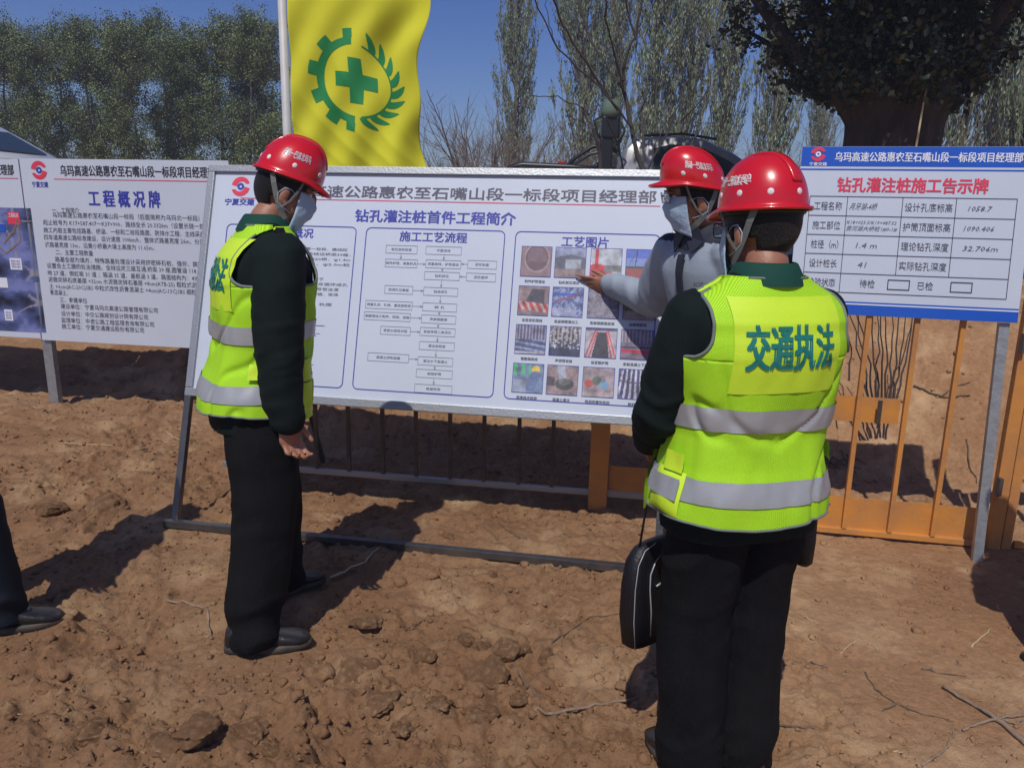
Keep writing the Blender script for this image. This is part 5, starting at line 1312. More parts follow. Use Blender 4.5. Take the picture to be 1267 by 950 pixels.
m = MB(); m.quad((.86, -.50, 1.41), (.86, .50, 1.41), (1.32, .58, 1.14), (1.32, -.58, 1.14)); o = m.build('windscreen', M['car_glass'], lc); q = o.modifiers.new('s', 'SOLIDIFY'); q.thickness = .012; q.offset = 0
for x in (-1.45, 1.5):
    for y in (-.8, .8): wheel(lc, x, y)

# ------------------------------------------------------------------ vegetation
def leafcloud(P_, size, rng, cols, elong=1.6, up=None, droop=0.):
    """one small bent leaf per point"""
    n = len(P_); a = rng.normal(size=(n, 3)); 
    if up is not None: a = a * (1 - up) + np.array([0, 0, 1]) * up * 2
    a /= np.linalg.norm(a, axis=1)[:, None] + 1e-9
    b = np.cross(a, rng.normal(size=(n, 3))); b /= np.linalg.norm(b, axis=1)[:, None] + 1e-9
    s = size * rng.uniform(.6, 1.3, (n, 1)); L = a * s * elong; Wd = b * s * .5
    V = np.stack([P_ - L * .5, P_ + Wd - L * .05, P_ + L * .5, P_ - Wd - L * .05], 1).reshape(-1, 3)
    F_ = np.arange(n * 4).reshape(n, 4)
    c = np.repeat(cols, 4, axis=0); return V, F_, c
def branch_mesh(segs, seg=5):
    m = MB()
    for pts, r in segs: m.tube(pts, r, seg, cap=False)
    return m.mesh('branches', True)
def colmix(n, rng, cs, w=None):
    cs = np.array(cs); i = rng.choice(len(cs), n, p=w); return cs[i] * rng.uniform(.7, 1.3, (n, 1))

# grove trees (left): three variants
def make_grove(seed, Ht, Wc):
    r = np.random.default_rng(seed); segs = []; tips = []
    lean = r.normal(0, .05, 2)
    tr = [Vector((lean[0] * z + .06 * sin(z * 2 + seed), lean[1] * z, z)) for z in np.linspace(-.1, Ht * .9, 8)]
    segs.append((tr, list(np.linspace(.085, .015, 8))))
    for k in range(34):
        z = Ht * r.uniform(.13, .88); t = z / (Ht * .9) * 7; i = min(6, int(t)); p0 = tr[i].lerp(tr[i + 1], min(1, t - i)); an = r.uniform(0, 2 * pi)
        L = Wc * (1.05 - .55 * abs(z / Ht - .5) * 2) * r.uniform(.6, 1.15); el = r.uniform(.2, .8)
        d = Vector((cos(an), sin(an), el)).normalized(); pts = [p0, p0 + d * L * .5 + Vector(r.normal(0, .06, 3)), p0 + d * L + Vector((0, 0, L * .25))]; segs.append((pts, [.022, .014, .005]))
        for q in range(5):
            t2 = r.uniform(.3, 1); pp = pts[0].lerp(pts[2], t2); e = pp + Vector(r.normal(0, .30, 3)) + Vector((0, 0, .15)); segs.append(([pp, e], [.008, .003])); tips.append(e); tips.append(pp.lerp(e, .6))
    T = np.array([tuple(t) for t in tips]); n = 42000
    i = r.integers(0, len(T), n); dens = r.uniform(.35, 1, len(T)); keep = r.uniform(size=n) < dens[i] * (.45 + .55 * sm(.12 * Ht, .4 * Ht, T[i][:, 2]))
    i = i[keep]; P_ = T[i] + r.normal(0, .13, (len(i), 3))
    tint = r.uniform(.4, 1.7, len(T))[i][:, None]
    c = colmix(len(P_), r, [(.13, .175, .05), (.095, .145, .045), (.17, .185, .07), (.08, .11, .045)]) * tint
    V, F_, c = leafcloud(P_, .046, r, c, 1.3); me = npmesh('foliage', V, F_, False); setcol(me, c); return branch_mesh(segs), me
GV = [make_grove(s, 7.2, 1.15) for s in (11, 12, 13)]
gl = ['', '', '']
xs_ = [(-8, 27), (14, 29), (48, 26), (80, 30), (112, 27), (146, 28), (178, 26), (212, 29), (243, 27), (276, 28), (308, 26), (336, 30), (30, 33), (128, 34), (225, 34), (320, 34)]
for k_, (px, Y) in enumerate(xs_):
    p = ypt(px, 200, Y); bm_, fm = GV[k_ % 3]
    ordn = ['first', 'second', 'third', 'fourth', 'fifth', 'sixth', 'seventh', 'eighth', 'ninth', 'tenth', 'eleventh', 'twelfth']
    lab = (ordn[k_] + ' tree from the left in the front of the green row') if k_ < 12 else (ordn[k_ - 12] + ' of the four trees from the left standing farther back in the green row')
    o = empty('grove_tree', lab, 'tree', (p.x, Y, TZ), random.uniform(0, 6), 'trees in the row at upper left')
    topy = np.interp(px, [0, 60, 150, 250, 300, 345], [22, 10, 6, 2, -2, 14]) + random.uniform(-8, 10)
    sc_ = (ypt(px, topy, Y).z - TZ) / 7.6; o.scale = (sc_ * 1.0, sc_ * 1.0, sc_)
    link('branches', bm_, M['twig_grey'], o); link('crown', fm, M['leaf_row'], o)

# columnar poplars
def make_poplar(seed, Ht, Wd):
    r = np.random.default_rng(seed); segs = [([Vector((0, 0, z)) + Vector((.05 * sin(z), .04 * cos(z * 1.3), 0)) for z in np.linspace(-.1, Ht, 10)], list(np.linspace(.16, .012, 10)))]
    LP, LD = [], []
    for k in range(150):
        z = Ht * r.uniform(.05, .93); an = r.uniform(0, 2 * pi); w_ = Wd * (.35 + .65 * math.sin(min(1, z / Ht + .15) * pi) ** .6) * r.uniform(.35, 1)
        L = r.uniform(1.2, 3.2) * (1.1 - .5 * z / Ht)
        p0 = Vector((0, 0, z)); c, s = cos(an), sin(an)
        pts = [p0, p0 + Vector((c * w_ * .45, s * w_ * .45, L * .22)), p0 + Vector((c * w_ * .85, s * w_ * .85, L * .6)), p0 + Vector((c * w_, s * w_, L))]
        segs.append((pts, [.026, .018, .010, .004]))
        for q in range(7):
            t = r.uniform(.2, .95); i = min(2, int(t * 3)); pp = pts[i].lerp(pts[i + 1], t * 3 - i); l2 = r.uniform(.3, .8)
            e = pp + Vector((c * .12 * l2 + r.normal(0, .10), s * .12 * l2 + r.normal(0, .10), l2)); segs.append(([pp, e], [.006, .002]))
            for u in range(16): LP.append(tuple(pp.lerp(e, r.uniform(.1, 1.05)) + Vector(r.normal(0, .035, 3))))
    P_ = np.array(LP); c = colmix(len(P_), r, [(.21, .26, .15), (.155, .21, .105), (.27, .285, .20), (.11, .155, .075)])
    V, F_, c = leafcloud(P_, .036, r, c, 3.6, up=.7); me = npmesh('foliage', V, F_, False); setcol(me, c); return branch_mesh(segs, 4), me
PV = [make_poplar(31, 11, .95), make_poplar(32, 11, 1.1), make_poplar(33, 11, .85)]
pops = [(636, 33, 1.0, 1.0, 'narrow poplar standing alone right of the yellow flag'),
        (718, 29, 1.1, 1.15, 'pale poplar behind the bare sapling, left of the grey-green machine head'), (758, 34, 1.1, 1.0, None), (806, 27, 1.1, 1.15, 'broad poplar rising straight behind the pickup cab'), (846, 30, 1.15, 1.1, None),
        (884, 26, 1.0, .95, 'poplar leaning over the nose of the pickup truck'), (948, 24, 1.0, .95, 'poplar between the pickup and the big dark tree'),
        (1188, 19, .95, .95, 'leafy poplar just right of the big dark trunk'), (1228, 22, 1.05, 1.0, None), (1268, 18, 1.0, 1.0, 'poplar at the right edge of the picture'), (1010, 40, .8, .8, None)]
for k_, (px, Y, s_, w_, lab) in enumerate(pops):
    p = ypt(px, 205, Y); bm_, fm = PV[k_ % 3]
    o = empty('poplar_tree', lab or {758: 'thin poplar behind the fork of the bare young tree', 846: 'tall poplar between the two poplars over the pickup', 1228: 'poplar second from the right edge of the picture', 1010: 'small distant poplar showing left of the big dark trunk'}[px], 'tree', (p.x, Y, TZ), random.uniform(0, 6), 'poplars behind the site'); o.scale = (w_, w_, s_ * 1.05)
    if px in (884, 948): o.rotation_euler = (0, .045, 0)
    link('branches', bm_, M['bark_pale'], o); link('crown', fm, M['leaf_pop'], o)
# faint far poplars
for q_, px in enumerate((512, 522, 531, 545)):
    Y = 120; p = ypt(px, 212, Y); bm_, fm = PV[0]
    o = empty('far_poplar', 'tiny far poplar, %s from the flag along the horizon' % ('first', 'second', 'third', 'fourth')[q_], 'tree', (p.x, Y, TZ), random.uniform(0, 6), 'far poplars on the horizon'); o.scale = (.6, .6, .55 + .1 * random.random())
    link('branches', bm_, M['bark_pale'], o); link('crown', fm, M['leaf_pop'], o)

# bare bushes
def make_bare(seed, Ht, n0=9, spread=.5, leaf=0):
    r = np.random.default_rng(seed); segs = []; tips = []
    def grow(p, d, L, rad, lev):
        n = 4; pts = [p]; dd = d.copy()
        for i in range(n):
            dd = (dd + Vector(r.normal(0, .10, 3))).normalized(); pts.append(pts[-1] + dd * L / n)
        segs.append((pts, list(np.linspace(rad, rad * .45, n + 1))))
        if lev == 0: tips.append(pts[-1]); return
        for q in range(4):
            t = r.uniform(.35, 1); i = min(n - 1, int(t * n)); pp = pts[i].lerp(pts[i + 1], t * n - i)
            nd = (dd + Vector(r.normal(0, .42, 3)) + Vector((0, 0, .25))).normalized(); grow(pp, nd, L * r.uniform(.45, .7), rad * .5, lev - 1)
    for k in range(n0):
        an = r.uniform(0, 2 * pi); d = Vector((cos(an) * spread, sin(an) * spread, 1)).normalized(); grow(Vector((r.normal(0, .08), r.normal(0, .08), -.05)), d, Ht * r.uniform(.4, .6), .016, 3)
    return branch_mesh(segs, 4)
BV = [make_bare(s, 2.0, 8) for s in (51, 52)]
M['bush'] = mat('pale_brown_brush', (.20, .155, .13), .9, 0, (.12, .10, .075), 5, .7)
for k_, (px, Y, s_, lab) in enumerate(((596, 17, 1.0, 'bare twiggy bush left of the lone poplar foot'), (632, 19, 1.15, 'brown bare bush at the foot of the lone poplar'), (668, 17, .9, 'low brown bush just left of the pickup bed frame'), (690, 20, .95, None), (612, 22, 1.2, None), (780, 22, 1.0, None), (905, 20, .9, None), (965, 22, 1.0, 'pale dry bush left of the big dark trunk'), (1000, 30, 1.6, 'round bare bush seen between poplar and big dark trunk'), (930, 21, .8, None), (860, 23, 1.1, None), (820, 22, 1.0, None), (1185, 20, 1.0, None), (1225, 19, 1.1, None), (575, 24, .8, None))):
    p = ypt(px, 205, Y); o = link('bare_bush', BV[k_ % 2], M['bush'], None); s_ *= 1.6; o.location = (p.x, Y, TZ); o.rotation_euler = (0, 0, random.uniform(0, 6)); o.scale = (s_,) * 3
    o['label'] = lab or {690: 'bare bush behind the black bed frame of the pickup', 612: 'far bare bush behind the bush nearest the lone poplar', 780: 'bare bush behind the cab end of the pickup bed', 905: 'dry bush just past the nose of the pickup', 930: 'pale bush right of the two red helmets', 860: 'bush behind the roof of the pickup cab', 820: 'bush behind the pickup cab window', 1185: 'bush under the leafy poplar right of the trunk', 1225: 'bush under the second poplar from the right edge', 575: 'small faint bush beside the two bare saplings'}[px]; o['category'] = 'bush'; o['group'] = 'bare bushes below the poplars'

# thin bare saplings by the flag
def trace(name, lab, cat, Y, lines, m_, seed=1, leaf=None, jit=.25):
    r = np.random.default_rng(seed); segs = []; base = None
    for pts, r0, r1 in lines:
        n = len(pts); P_ = []
        ph = r.uniform(-1, 1)
        for i, (x, y) in enumerate(pts):
            P_.append(ypt(x, y, Y + ph * jit * (i / max(1, n - 1))))
        Q = []
        for i in range(n - 1):
            for q in range(4): Q.append(P_[i].lerp(P_[i + 1], q / 4) + Vector(r.normal(0, .006, 3)))
        Q.append(P_[-1]); segs.append((Q, list(np.linspace(r0, r1, len(Q)))))
    me = branch_mesh(segs, 6); o = link(name, me, m_); o['label'] = lab; o['category'] = cat; return o
trace('bare_sapling', 'dark thin bare sapling between the flag and the bushes', 'tree', 13, [(((565, 215), (556, 185), (545, 150), (528, 112)), .018, .006), (((548, 160), (540, 130), (552, 118)), .007, .003), (((556, 185), (566, 165), (562, 140)), .007, .003), (((540, 140), (530, 128), (536, 115)), .006, .002), (((560, 200), (548, 195), (541, 200)), .006, .003), (((550, 172), (558, 150), (556, 128)), .006, .002)], M['twig_grey'], 3)
trace('bare_sapling', 'second thin bare sapling just right of the darkest one by the flag', 'tree', 14, [(((574, 215), (577, 185), (568, 150), (562, 130)), .013, .005), (((576, 180), (586, 160), (592, 140)), .007, .003), (((570, 160), (578, 140), (580, 120)), .006, .003), (((577, 195), (588, 185), (584, 175)), .005, .002)], M['twig_grey'], 4)
trace('young_tree', 'bare young tree with long forking branches rising behind the middle of the board', 'tree', 6.2,
      [(((800, 240), (792, 200), (782, 160), (773, 120), (771, 100)), .020, .015), (((771, 100), (772, 80), (786, 45), (795, 0), (797, -30)), .013, .006), (((771, 105), (758, 60), (752, 30), (748, -10)), .009, .005), (((771, 100), (768, 55), (760, 0)), .010, .006),
       (((770, 108), (755, 88), (730, 50), (715, 0), (712, -20)), .010, .005), (((765, 135), (735, 90), (700, 40), (685, 0), (680, -20)), .011, .006), (((783, 160), (745, 110), (690, 60), (665, 10), (655, -20)), .008, .004), (((786, 48), (776, 10), (772, -10)), .008, .005),
       (((742, 215), (740, 180), (734, 160)), .018, .013), (((734, 160), (722, 135), (690, 120), (658, 118)), .007, .003), (((798, 215), (795, 175), (793, 140), (800, 110)), .012, .006), (((800, 215), (825, 165), (842, 125), (850, 100)), .010, .005), (((850, 195), (862, 160), (872, 120)), .010, .005), (((872, 120), (880, 100), (873, 60)), .006, .003),
       (((842, 150), (862, 132), (878, 108)), .007, .003), (((773, 215), (765, 180), (752, 150)), .008, .004), (((810, 215), (806, 185), (818, 165)), .007, .004), (((690, 60), (680, 30), (676, 0)), .004, .002)], M['twig_dark'], 7, jit=.5)
# dark shoots behind the gate
trace('bare_shrub', 'clump of dark upright shoots behind the orange gate bars', 'shrub', 4.75,
      [(((1075 + i * 3.2, 505), (1072 + i * 5.5 - 8, 450), (1070 + i * 8.5 - 22 + random.uniform(-5, 5), 395 - random.uniform(0, 25))), .007, .003) for i in range(11)] + [(((1050, 470), (1052, 430), (1046, 400)), .006, .003), (((1100, 480), (1118, 440), (1128, 400)), .006, .003)], M['twig_dark'], 9, jit=.2)

# the big dark willow
def big_tree():
    Yb = 8.2; p = ypt(1097, 190, Yb); r = np.random.default_rng(77)
    root = empty('willow_tree', 'big dark old tree with thick gnarled trunk behind the blue notice sign', 'tree', (p.x, Yb, TZ))
    zz = lambda py: ypt(1097, py, Yb).z - TZ
    m = MB(); rr = []; zs = np.linspace(-.2, zz(95), 30); N_ = 48
    for z in zs:
        t = np.clip(z / zz(100), 0, 1); R_ = .42 + .12 * sm(.5, 0, z) + .10 * sm(zz(160), zz(110), z); ring = []
        for k in range(N_):
            a = 2 * pi * k / N_; q = R_ * (1 + .07 * vnoise(np.array([cos(a) * 2.5]), np.array([sin(a) * 2.5]), np.array([z * 1.4]), 3)[0] + .05 * vnoise(np.array([cos(a) * 8.]), np.array([sin(a) * 8.]), np.array([z * 3.]), 4)[0] + .03 * abs(sin(a * 7 + z)))
            ring.append(Vector((q * cos(a) + .10 * z * .3, q * sin(a), z)))
        rr.append(ring)
    m.loft(rr); m.build('trunk', M['bark'], root, True)
    tips = []
    for (dx, px, py, r0) in ((-.30, 930, -10, .13), (-.25, 985, -60, .16), (-.1, 1040, -90, .17), (.05, 1090, -100, .2), (.15, 1150, -80, .17), (.25, 1215, -60, .15), (.30, 1262, -10, .12), (.2, 1290, -60, .1), (-.3, 960, 60, .07), (0, 1120, -60, .14)):
        e = ypt(px, py, Yb + r.uniform(-1.2, 1.2)) - Vector((p.x, Yb, TZ)); s0 = Vector((dx, r.uniform(-.2, .2), zz(120))); e = e + Vector((0, 0, .0)); mid_ = s0.lerp(e, .45) + Vector((dx * .6, r.uniform(-.15, .15), -.05))
        far_ = e + (e - s0) * .55
        pts = [s0 - Vector((0, 0, .25)), s0.lerp(mid_, .5), mid_, e, far_]; m = MB(); m.tube(pts, [r0, r0 * .8, r0 * .62, r0 * .45, r0 * .2], 10); m.build('limb', M['bark'], root, True)
        for q in range(34):
            t = r.uniform(.12, 1.0) * 4; i = min(3, int(t)); pp = pts[i].lerp(pts[i + 1], t - i); L = r.uniform(.15, .42); d = (Vector(r.normal(0, 1, 3)) + (e - s0).normalized() * .9).normalized(); tips.append((pp, pp + d * L))
    m = MB()
    for k in range(150):  # shoots sprouting straight from the trunk head
        a = r.uniform(0, 2 * pi); z = r.uniform(zz(135), zz(70)); q = .45 + .12 * sm(zz(160), zz(110), z); pp = Vector((q * cos(a), q * sin(a), z)); d = Vector((cos(a) * .9, sin(a) * .9, r.uniform(.3, 1.4))).normalized(); tips.append((pp, pp + d * r.uniform(.12, .4) * (1 if z > zz(130) else .3)))
    for k in range(380):
        z = r.uniform(zz(70), zz(-140)); w_ = np.interp(z, [zz(100), zz(60), zz(0), zz(-140)], [.42, .68, 1.05, 2.0]); a = r.uniform(0, 2 * pi); q = w_ * math.sqrt(r.uniform()); pp = Vector((q * cos(a), q * sin(a) * .9, z)); tips.append((pp, pp + Vector(r.normal(0, .25, 3)) + Vector((0, 0, .2))))
    for a, b in tips: m.tube([a, a.lerp(b, .5) + Vector(r.normal(0, .02, 3)), b], [.011, .008, .003], 4, cap=False)
    m.build('twigs', M['bark'], root, True, kind='stuff')
    A_ = np.array([tuple(a) for a, b in tips]); B_ = np.array([tuple(b) for a, b in tips]); n = 30000; i = r.integers(0, len(tips), n); t = r.uniform(.15, 1.08, (n, 1)); P_ = A_[i] + (B_[i] - A_[i]) * t + r.normal(0, .055, (n, 3))
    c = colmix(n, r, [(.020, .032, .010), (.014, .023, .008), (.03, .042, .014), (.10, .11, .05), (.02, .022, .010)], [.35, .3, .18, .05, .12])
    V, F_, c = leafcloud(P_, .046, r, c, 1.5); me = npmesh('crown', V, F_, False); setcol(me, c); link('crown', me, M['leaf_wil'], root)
    # upper crown above the picture gives the shade below it
    n = 26000; z = r.uniform(zz(-120), zz(-120) + 2.6, n); q = 2.9 * np.sqrt(r.uniform(size=n)) * np.sqrt(np.clip(1 - ((z - z.mean()) / 1.5) ** 2, .05, 1)); a = r.uniform(0, 2 * pi, n)
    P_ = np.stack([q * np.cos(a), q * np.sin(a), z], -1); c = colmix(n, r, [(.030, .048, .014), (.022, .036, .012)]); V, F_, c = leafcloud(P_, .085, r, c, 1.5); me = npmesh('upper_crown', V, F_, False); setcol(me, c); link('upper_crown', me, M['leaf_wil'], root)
    m = MB(); m.tube([(-.02 + .0, -.62, zz(200)), (.0, -.60, zz(170)), (.02, -.58, zz(140)), (.05, -.57, zz(100))], [.012, .010, .008, .005], 6); m.build('pale_shoot', M['straw'], root, True)
big_tree()

# ------------------------------------------------------------------ loose things on the soil
def clod_mesh(seed, rough_=.35):
    b = bmesh.new(); bmesh.ops.create_icosphere(b, subdivisions=4, radius=1)
    co = np.array([v.co[:] for v in b.verts]); d = 1 + rough_ * fbm(co[:, 0] * 1.3 + seed, co[:, 1] * 1.3, co[:, 2] * 1.3, 4, seed) + .10 * np.abs(fbm(co[:, 0] * 5, co[:, 1] * 5, co[:, 2] * 5, 2, seed + 1))
    for v, q in zip(b.verts, d): v.co = v.co * float(q)
    me = bpy.data.meshes.new('clod'); b.to_mesh(me); b.free(); me.shade_smooth(); me.materials.append(M['soil']); return me
M['clod'] = mat('dark_soil_clod', (.27, .175, .105), .95, 0, (.19, .12, .07), 9, .8, .8, 25, spec=.15)
CM = [clod_mesh(s) for s in range(5)]
def clod(px, py, wpx, lab, flat=.6):
    p = tpt(px, py); dist = (p - EYE).length; s_ = wpx / FPX * dist / 2 * .95
    o = bpy.data.objects.new('soil_clod', CM[random.randrange(5)]); C.objects.link(o); o.location = p + Vector((0, 0, s_ * flat * .08)); o.scale = (s_, s_, s_ * flat); o.rotation_euler = (random.uniform(-.3, .3), random.uniform(-.3, .3), random.uniform(0, 6))
    o['label'] = lab; o['category'] = 'soil clod'; o['group'] = 'clods of soil on the ground'
clod(677, 815, 28, 'round clod standing free, rightmost of the dug-up clods', .8)
clod(573, 794, 26, 'rounded clod at the left end of the clod row', .8)
clod(600, 803, 22, 'brown clod second from the left in the clod row', .8)
clod(625, 808, 34, 'darkest broad clod in the middle of the clod row', .7)
clod(646, 806, 20, 'small clod right of the darkest one', .7)
clod(598, 838, 50, 'large flat slab of soil in front of the clod row', .5)
clod(545, 872, 30, 'lumpy clod left of the flat slab', .6); clod(590, 884, 38, 'low crumbly clod below the flat slab', .5); clod(643, 864, 22, 'small reddish clod right of the flat slab')
clod(527, 812, 24, 'clod beside the dark crack left of the clod row'); clod(455, 772, 34, 'clod nearest the left man\'s shadow', .5); clod(440, 832, 48, 'wide low mound of soil left of the dug spot', .35)
clod(135, 628, 44, 'dark lump of soil beyond the left edge shadow', .5); clod(62, 631, 30, 'dark clod near the left edge, farther of two', .5); clod(118, 905, 46, 'big block of soil at the lower left', .5); clod(205, 925, 40, 'dark block of soil at the bottom left of centre', .6); clod(240, 905, 44, 'flat red-brown slab at the bottom left', .35); clod(310, 905, 34, 'red clod near the bottom under the left shoe', .5); clod(335, 925, 30, 'clod at the bottom edge under the left shoe', .5)
clod(610, 710, 12, 'small lone stone below the long rail', .6); clod(556, 664, 12, 'small stone in the sunlit strip behind the rail', .6); clod(500, 905, 26, 'crumbly clod at the bottom centre', .5); clod(470, 870, 34, 'low clod left of centre bottom', .45)
# crumbs
r = np.random.default_rng(5); n = 42000
d_ = r.uniform(0, 1, n) ** .8 * 5.5 + 1.05; X = r.uniform(-1.05, .85, n) * d_; Yy = d_
dn = .35 + .8 * np.exp(-(((X + .35) / .9) ** 2 + ((Yy - 2.0) / .6) ** 2)) + .25 * (X < -.5) + .35 * (np.abs(fbm(X * 1.7, Yy * 1.7, X * 0, 2, 3)) < .2) - .25 * (X > .9)
kp = r.uniform(size=n) < dn; X, Yy = X[kp], Yy[kp]; n = len(X); Z = terr(X, Yy)
s_ = np.exp(r.normal(-5.35, .55, n)); s_ = np.clip(s_, .0018, .017)
base = np.array([[1, 0, 0], [-1, 0, 0], [0, 1, 0], [0, -1, 0], [0, 0, .8], [0, 0, -.8]]); fc = np.array([[0, 2, 4], [2, 1, 4], [1, 3, 4], [3, 0, 4], [2, 0, 5], [1, 2, 5], [3, 1, 5], [0, 3, 5]])
an = r.uniform(0, 6.3, n); ca, sa = np.cos(an), np.sin(an); B = base[None] * r.uniform(.55, 1.25, (n, 6, 1)); Vx = B[..., 0] * ca[:, None] - B[..., 1] * sa[:, None]; Vy = B[..., 0] * sa[:, None] + B[..., 1] * ca[:, None]
V = np.stack([X[:, None] + Vx * s_[:, None], Yy[:, None] + Vy * s_[:, None], Z[:, None] + s_[:, None] * .25 + B[..., 2] * s_[:, None]], -1).reshape(-1, 3)
F_ = (fc[None] + (np.arange(n) * 6)[:, None, None]).reshape(-1, 3)
me = npmesh('soil_crumbs', V, F_, True); link('soil_crumbs', me, M['soil'], kind='stuff', label='small crumbs of dry soil scattered over the ground', category='soil crumbs')
# larger lumps
b = bmesh.new(); bmesh.ops.create_icosphere(b, subdivisions=2, radius=1); b.verts.ensure_lookup_table(); b0 = np.array([v.co[:] for v in b.verts]); f0 = np.array([[v.index for v in f.verts] for f in b.faces]); b.free()
n = 2600; d_ = r.uniform(0, 1, n) ** .8 * 4.6 + 1.1; X = r.uniform(-1.0, .6, n) * d_; Yy = d_
dn = .16 + 1.0 * np.exp(-(((X + .30) / .75) ** 2 + ((Yy - 1.95) / .42) ** 2)) + .35 * sm(.05, .5, fbm(X * 1.1 + 5, Yy * 1.1, X * 0, 3, 44) + .25) * (X < .7)
kp = r.uniform(size=n) < dn; X, Yy = X[kp], Yy[kp]; n = len(X); Z = terr(X, Yy); s_ = np.clip(np.exp(r.normal(-4.45, .42, n)), .006, .032)
nz = 1 + .30 * fbm(b0[None, :, 0] * 1.5 + X[:, None] * 31, b0[None, :, 1] * 1.5 + Yy[:, None] * 31, np.broadcast_to(b0[None, :, 2] * 1.5, (n, len(b0))), 3, 8)
B = b0[None] * nz[..., None] * np.array([1, 1, .72]); an = r.uniform(0, 6.3, n); ca, sa = np.cos(an)[:, None], np.sin(an)[:, None]; ex_ = r.uniform(.75, 1.35, (n, 1))
Vx = B[..., 0] * ex_ * ca - B[..., 1] * sa; Vy = B[..., 0] * ex_ * sa + B[..., 1] * ca
V = np.stack([X[:, None] + Vx * s_[:, None], Yy[:, None] + Vy * s_[:, None], Z[:, None] + s_[:, None] * (.15 + B[..., 2])], -1).reshape(-1, 3)
me = npmesh('soil_lumps', V, (f0[None] + (np.arange(n) * len(b0))[:, None, None]).reshape(-1, 3), True); link('soil_lumps', me, M['soil'], kind='stuff', label='loose crumbly lumps of soil scattered thickly over the dug ground', category='soil lumps')
# dry litter
n = 1500; d_ = r.uniform(0, 1, n) ** .8 * 5 + 1.1; X = r.uniform(-.95, .8, n) * d_; Yy = d_
kp = fbm(X * 1.5, Yy * 1.5, X * 0, 2, 15) > -.15; X, Yy = X[kp], Yy[kp]; n = len(X); Z = terr(X, Yy) + .003
L = np.exp(r.normal(-4.2, .5, n)); a = r.uniform(0, 6.3, n); dx, dy = np.cos(a) * L / 2, np.sin(a) * L / 2; wx, wy = -np.sin(a) * .0011, np.cos(a) * .0011; bz = r.uniform(0, .006, n)
V = np.stack([np.stack([X - dx - wx, Yy - dy - wy, Z], -1), np.stack([X - dx + wx, Yy - dy + wy, Z], -1), np.stack([X + wx, Yy + wy, Z + bz], -1), np.stack([X - wx, Yy - wy, Z + bz + .001], -1), np.stack([X + dx + wx, Yy + dy + wy, Z + .001], -1), np.stack([X + dx - wx, Yy + dy - wy, Z + .001], -1)], 1).reshape(-1, 3)
F_ = (np.array([[0, 3, 2, 1], [3, 5, 4, 2]])[None] + (np.arange(n) * 6)[:, None, None]).reshape(-1, 4)
me = npmesh('dry_litter', V, F_, False); setcol(me, np.repeat(colmix(n, r, [(.30, .22, .12), (.16, .11, .07), (.42, .34, .2), (.09, .065, .045)]), 6, axis=0)); link('dry_litter', me, mat('dry_litter_bits', (.3, .2, .1), .9, attr='Col'), kind='stuff', label='bits of dry straw and twig scattered on the soil', category='dry litter')
# sticks, roots, straws
def stick(name, pts, r0, r1, lab, m_, cat='stick', lift=.3, wob=.0016, extra=()):
    m = MB(); rr_ = random.Random(len(lab))
    for P_, a0, a1 in ((pts, r0, r1),) + tuple(extra):
        Q = [tpt(*q) for q in P_]; D = []
        for i in range(len(Q) - 1):
            for k in range(5):
                v = Q[i].lerp(Q[i + 1], k / 5); v.z = max(v.z, ZC(v.x, v.y)) ; D.append(v + Vector((rr_.gauss(0, wob), rr_.gauss(0, wob), rr_.gauss(-.001, .0015))))
        D.append(Q[-1]); n = len(D); R_ = [.8 * (a0 + (a1 - a0) * i / (n - 1)) * rr_.uniform(.8, 1.2) for i in range(n)]
        m.tube([v + Vector((0, 0, a0 * lift)) for v in D], R_, 7)
    o = m.build(name, m_, None, True); o['label'] = lab; o['category'] = cat; return o
stick('fallen_branch', ((1166, 853), (1200, 872), (1235, 893), (1272, 925)), .006, .011, 'pale forked fallen branch at the lower right corner', M['twig_dry'], 'branch', 1.6, extra=((((1190, 905), (1215, 896), (1240, 890), (1268, 886)), .005, .006), (((1240, 892), (1256, 898), (1266, 893)), .004, .003)))
stick('root', ((1140, 948), (1160, 935), (1172, 925), (1182, 903)), .006, .003, 'crooked root left of the forked branch', M['twig_dry'], 'root', .8)
stick('vine', ((1090, 880), (1110, 872), (1145, 885), (1180, 893)), .0035, .002, 'thin dark vine lying left of the forked branch', M['twig_ground'], 'vine', .8)
stick('vine', ((1070, 832), (1082, 853), (1098, 865), (1125, 880)), .004, .002, 'thin twisted vine in the middle of the right-hand soil', M['twig_ground'], 'vine', .8)
stick('root', ((655, 888), (700, 880), (745, 872), (790, 864)), .007, .006, 'long root running under the standing man\'s shadow', M['twig_dry'], 'root', .5)
stick('root', ((628, 800), (640, 830), (652, 852), (668, 868)), .005, .003, 'short dark root between the round clod and the slab', M['twig_ground'], 'root', .6)
stick('vine', ((682, 795), (705, 780), (730, 765), (765, 760)), .003, .002, 'thin vine right of the clod row', M['twig_ground'], 'vine', .6)
stick('straw', ((80, 549), (105, 550), (140, 552)), .004, .003, 'long pale straw lying left of the easel leg', M['straw'], 'straw', 1)
stick('straw', ((170, 557), (195, 549), (222, 546)), .003, .002, 'pale straw touching the easel leg', M['straw'], 'straw', 1)
stick('straw', ((207, 536), (214, 541), (221, 544)), .004, .003, 'short pale straw above the other straws', M['straw'], 'straw', 1)
stick('dead_stalk', ((408, 717), (430, 708), (452, 696), (468, 680)), .008, .004, 'pale curved stalk in the left man\'s shadow', M['straw'], 'stalk', 1)
stick('bark_strip', ((205, 745), (240, 750), (258, 757), (258, 775), (262, 792)), .007, .005, 'bent strip of bark behind the left man\'s heel', M['twig_dry'], 'bark strip', .7)
stick('stick', ((992, 762), (1002, 766), (1010, 772)), .003, .002, 'small pale stick right of the dark trousers', M['straw'], 'stick', 1)
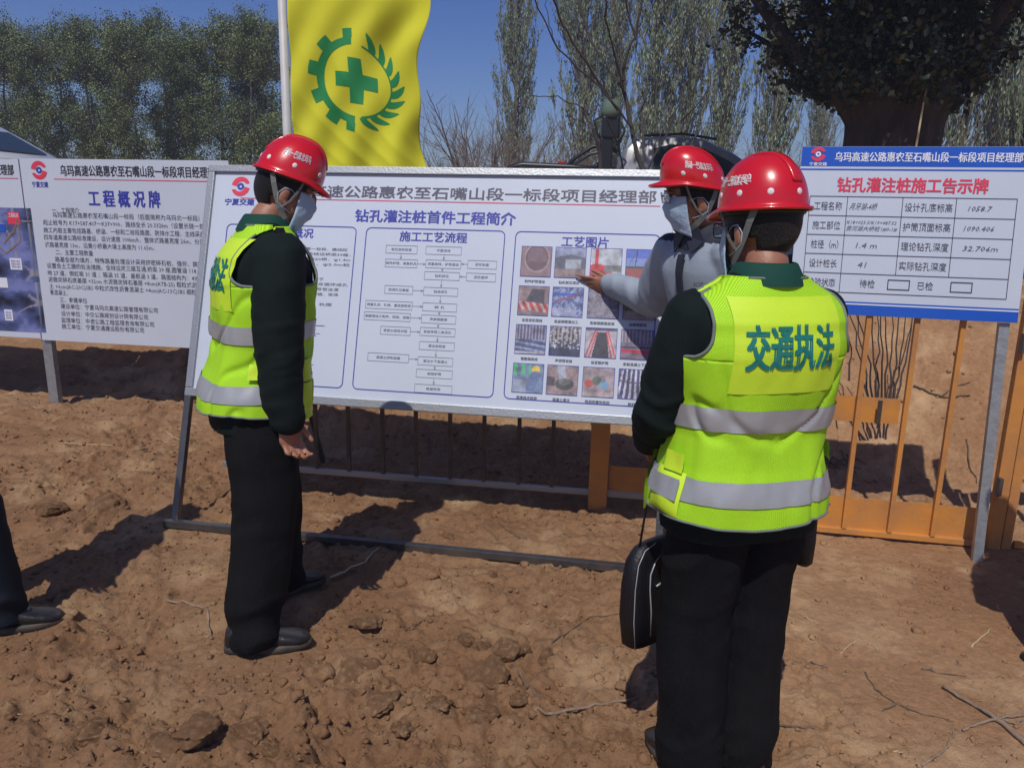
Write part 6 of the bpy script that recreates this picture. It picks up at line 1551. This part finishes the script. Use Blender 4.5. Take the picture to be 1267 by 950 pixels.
stick('stick', ((1004, 820), (1014, 823), (1024, 827)), .005, .003, 'short brown stick right of the knee', M['twig_dry'], 'stick', 1)
stick('stick', ((1105, 930), (1114, 932), (1122, 936)), .003, .002, 'small pale stick near the bottom right', M['straw'], 'stick', 1)
stick('stick', ((1040, 808), (1050, 800), (1060, 793)), .0025, .002, 'pale straw crossing a crumb patch at right', M['straw'], 'stick', 1)
stick('stick', ((1202, 801), (1214, 790), (1226, 779)), .004, .003, 'pale stick near the right-hand shadow', M['straw'], 'stick', 1)
stick('stick', ((956, 898), (985, 900), (1007, 903)), .004, .002, 'dark thin stick beside the trouser leg at the bottom', M['twig_ground'], 'stick', 1)
stick('stick', ((1140, 828), (1160, 833), (1195, 838)), .0035, .002, 'dark thin stick above the forked branch', M['twig_ground'], 'stick', 1)
stick('stick', ((617, 648), (625, 655), (640, 664), (652, 668)), .004, .003, 'dark twig on the sunlit strip behind the rail', M['twig_ground'], 'stick', .8)
stick('stick', ((500, 780), (520, 770), (536, 762)), .003, .002, 'thin twig above the clod row', M['twig_ground'], 'stick', .8)
# brushwood behind the gate
stick('brushwood', ((1010, 590), (1030, 570), (1050, 585)), .009, .005, 'tangle of dark brushwood behind the lower gate', M['twig_ground'], 'brushwood', 3, extra=tuple((((1008 + 8 * i, 560 + 6 * (i % 4)), (1020 + 7 * i, 572 + 5 * (i % 3)), (1035 + 6 * i, 590 - 6 * (i % 4))), .007, .004) for i in range(7)))
stick('dead_branch', ((1130, 480), (1150, 488), (1170, 494), (1200, 492)), .010, .005, 'dark dead branch on the slope behind the gate', M['twig_ground'], 'branch', 1.5, extra=((((1165, 492), (1180, 480), (1200, 475)), .006, .003), (((1195, 545), (1200, 580), (1208, 600)), .006, .003)))
stick('dead_branch', ((1245, 540), (1255, 548), (1270, 570)), .012, .006, 'dark dead branch at the right edge beyond the post', M['twig_ground'], 'branch', 1.5, extra=((((1248, 570), (1258, 590), (1272, 604)), .008, .004),))

# ------------------------------------------------------------------ hazy air
HZ = 1
if HZ:
    hm_ = bpy.data.materials.new('pale_air'); hm_.use_nodes = True; t = hm_.node_tree
    for n_ in list(t.nodes):
        if n_.type != 'OUTPUT_MATERIAL': t.nodes.remove(n_)
    pv = t.nodes.new('ShaderNodeVolumePrincipled'); pv.inputs['Color'].default_value = (.86, .90, 1, 1); pv.inputs['Density'].default_value = .0035; pv.inputs['Anisotropy'].default_value = .25
    t.links.new(pv.outputs[0], t.nodes['Material Output'].inputs['Volume'])
    MB().box((0, 1200, 7.5), (2600, 2700, 19)).build('haze', hm_, None, kind='stuff')
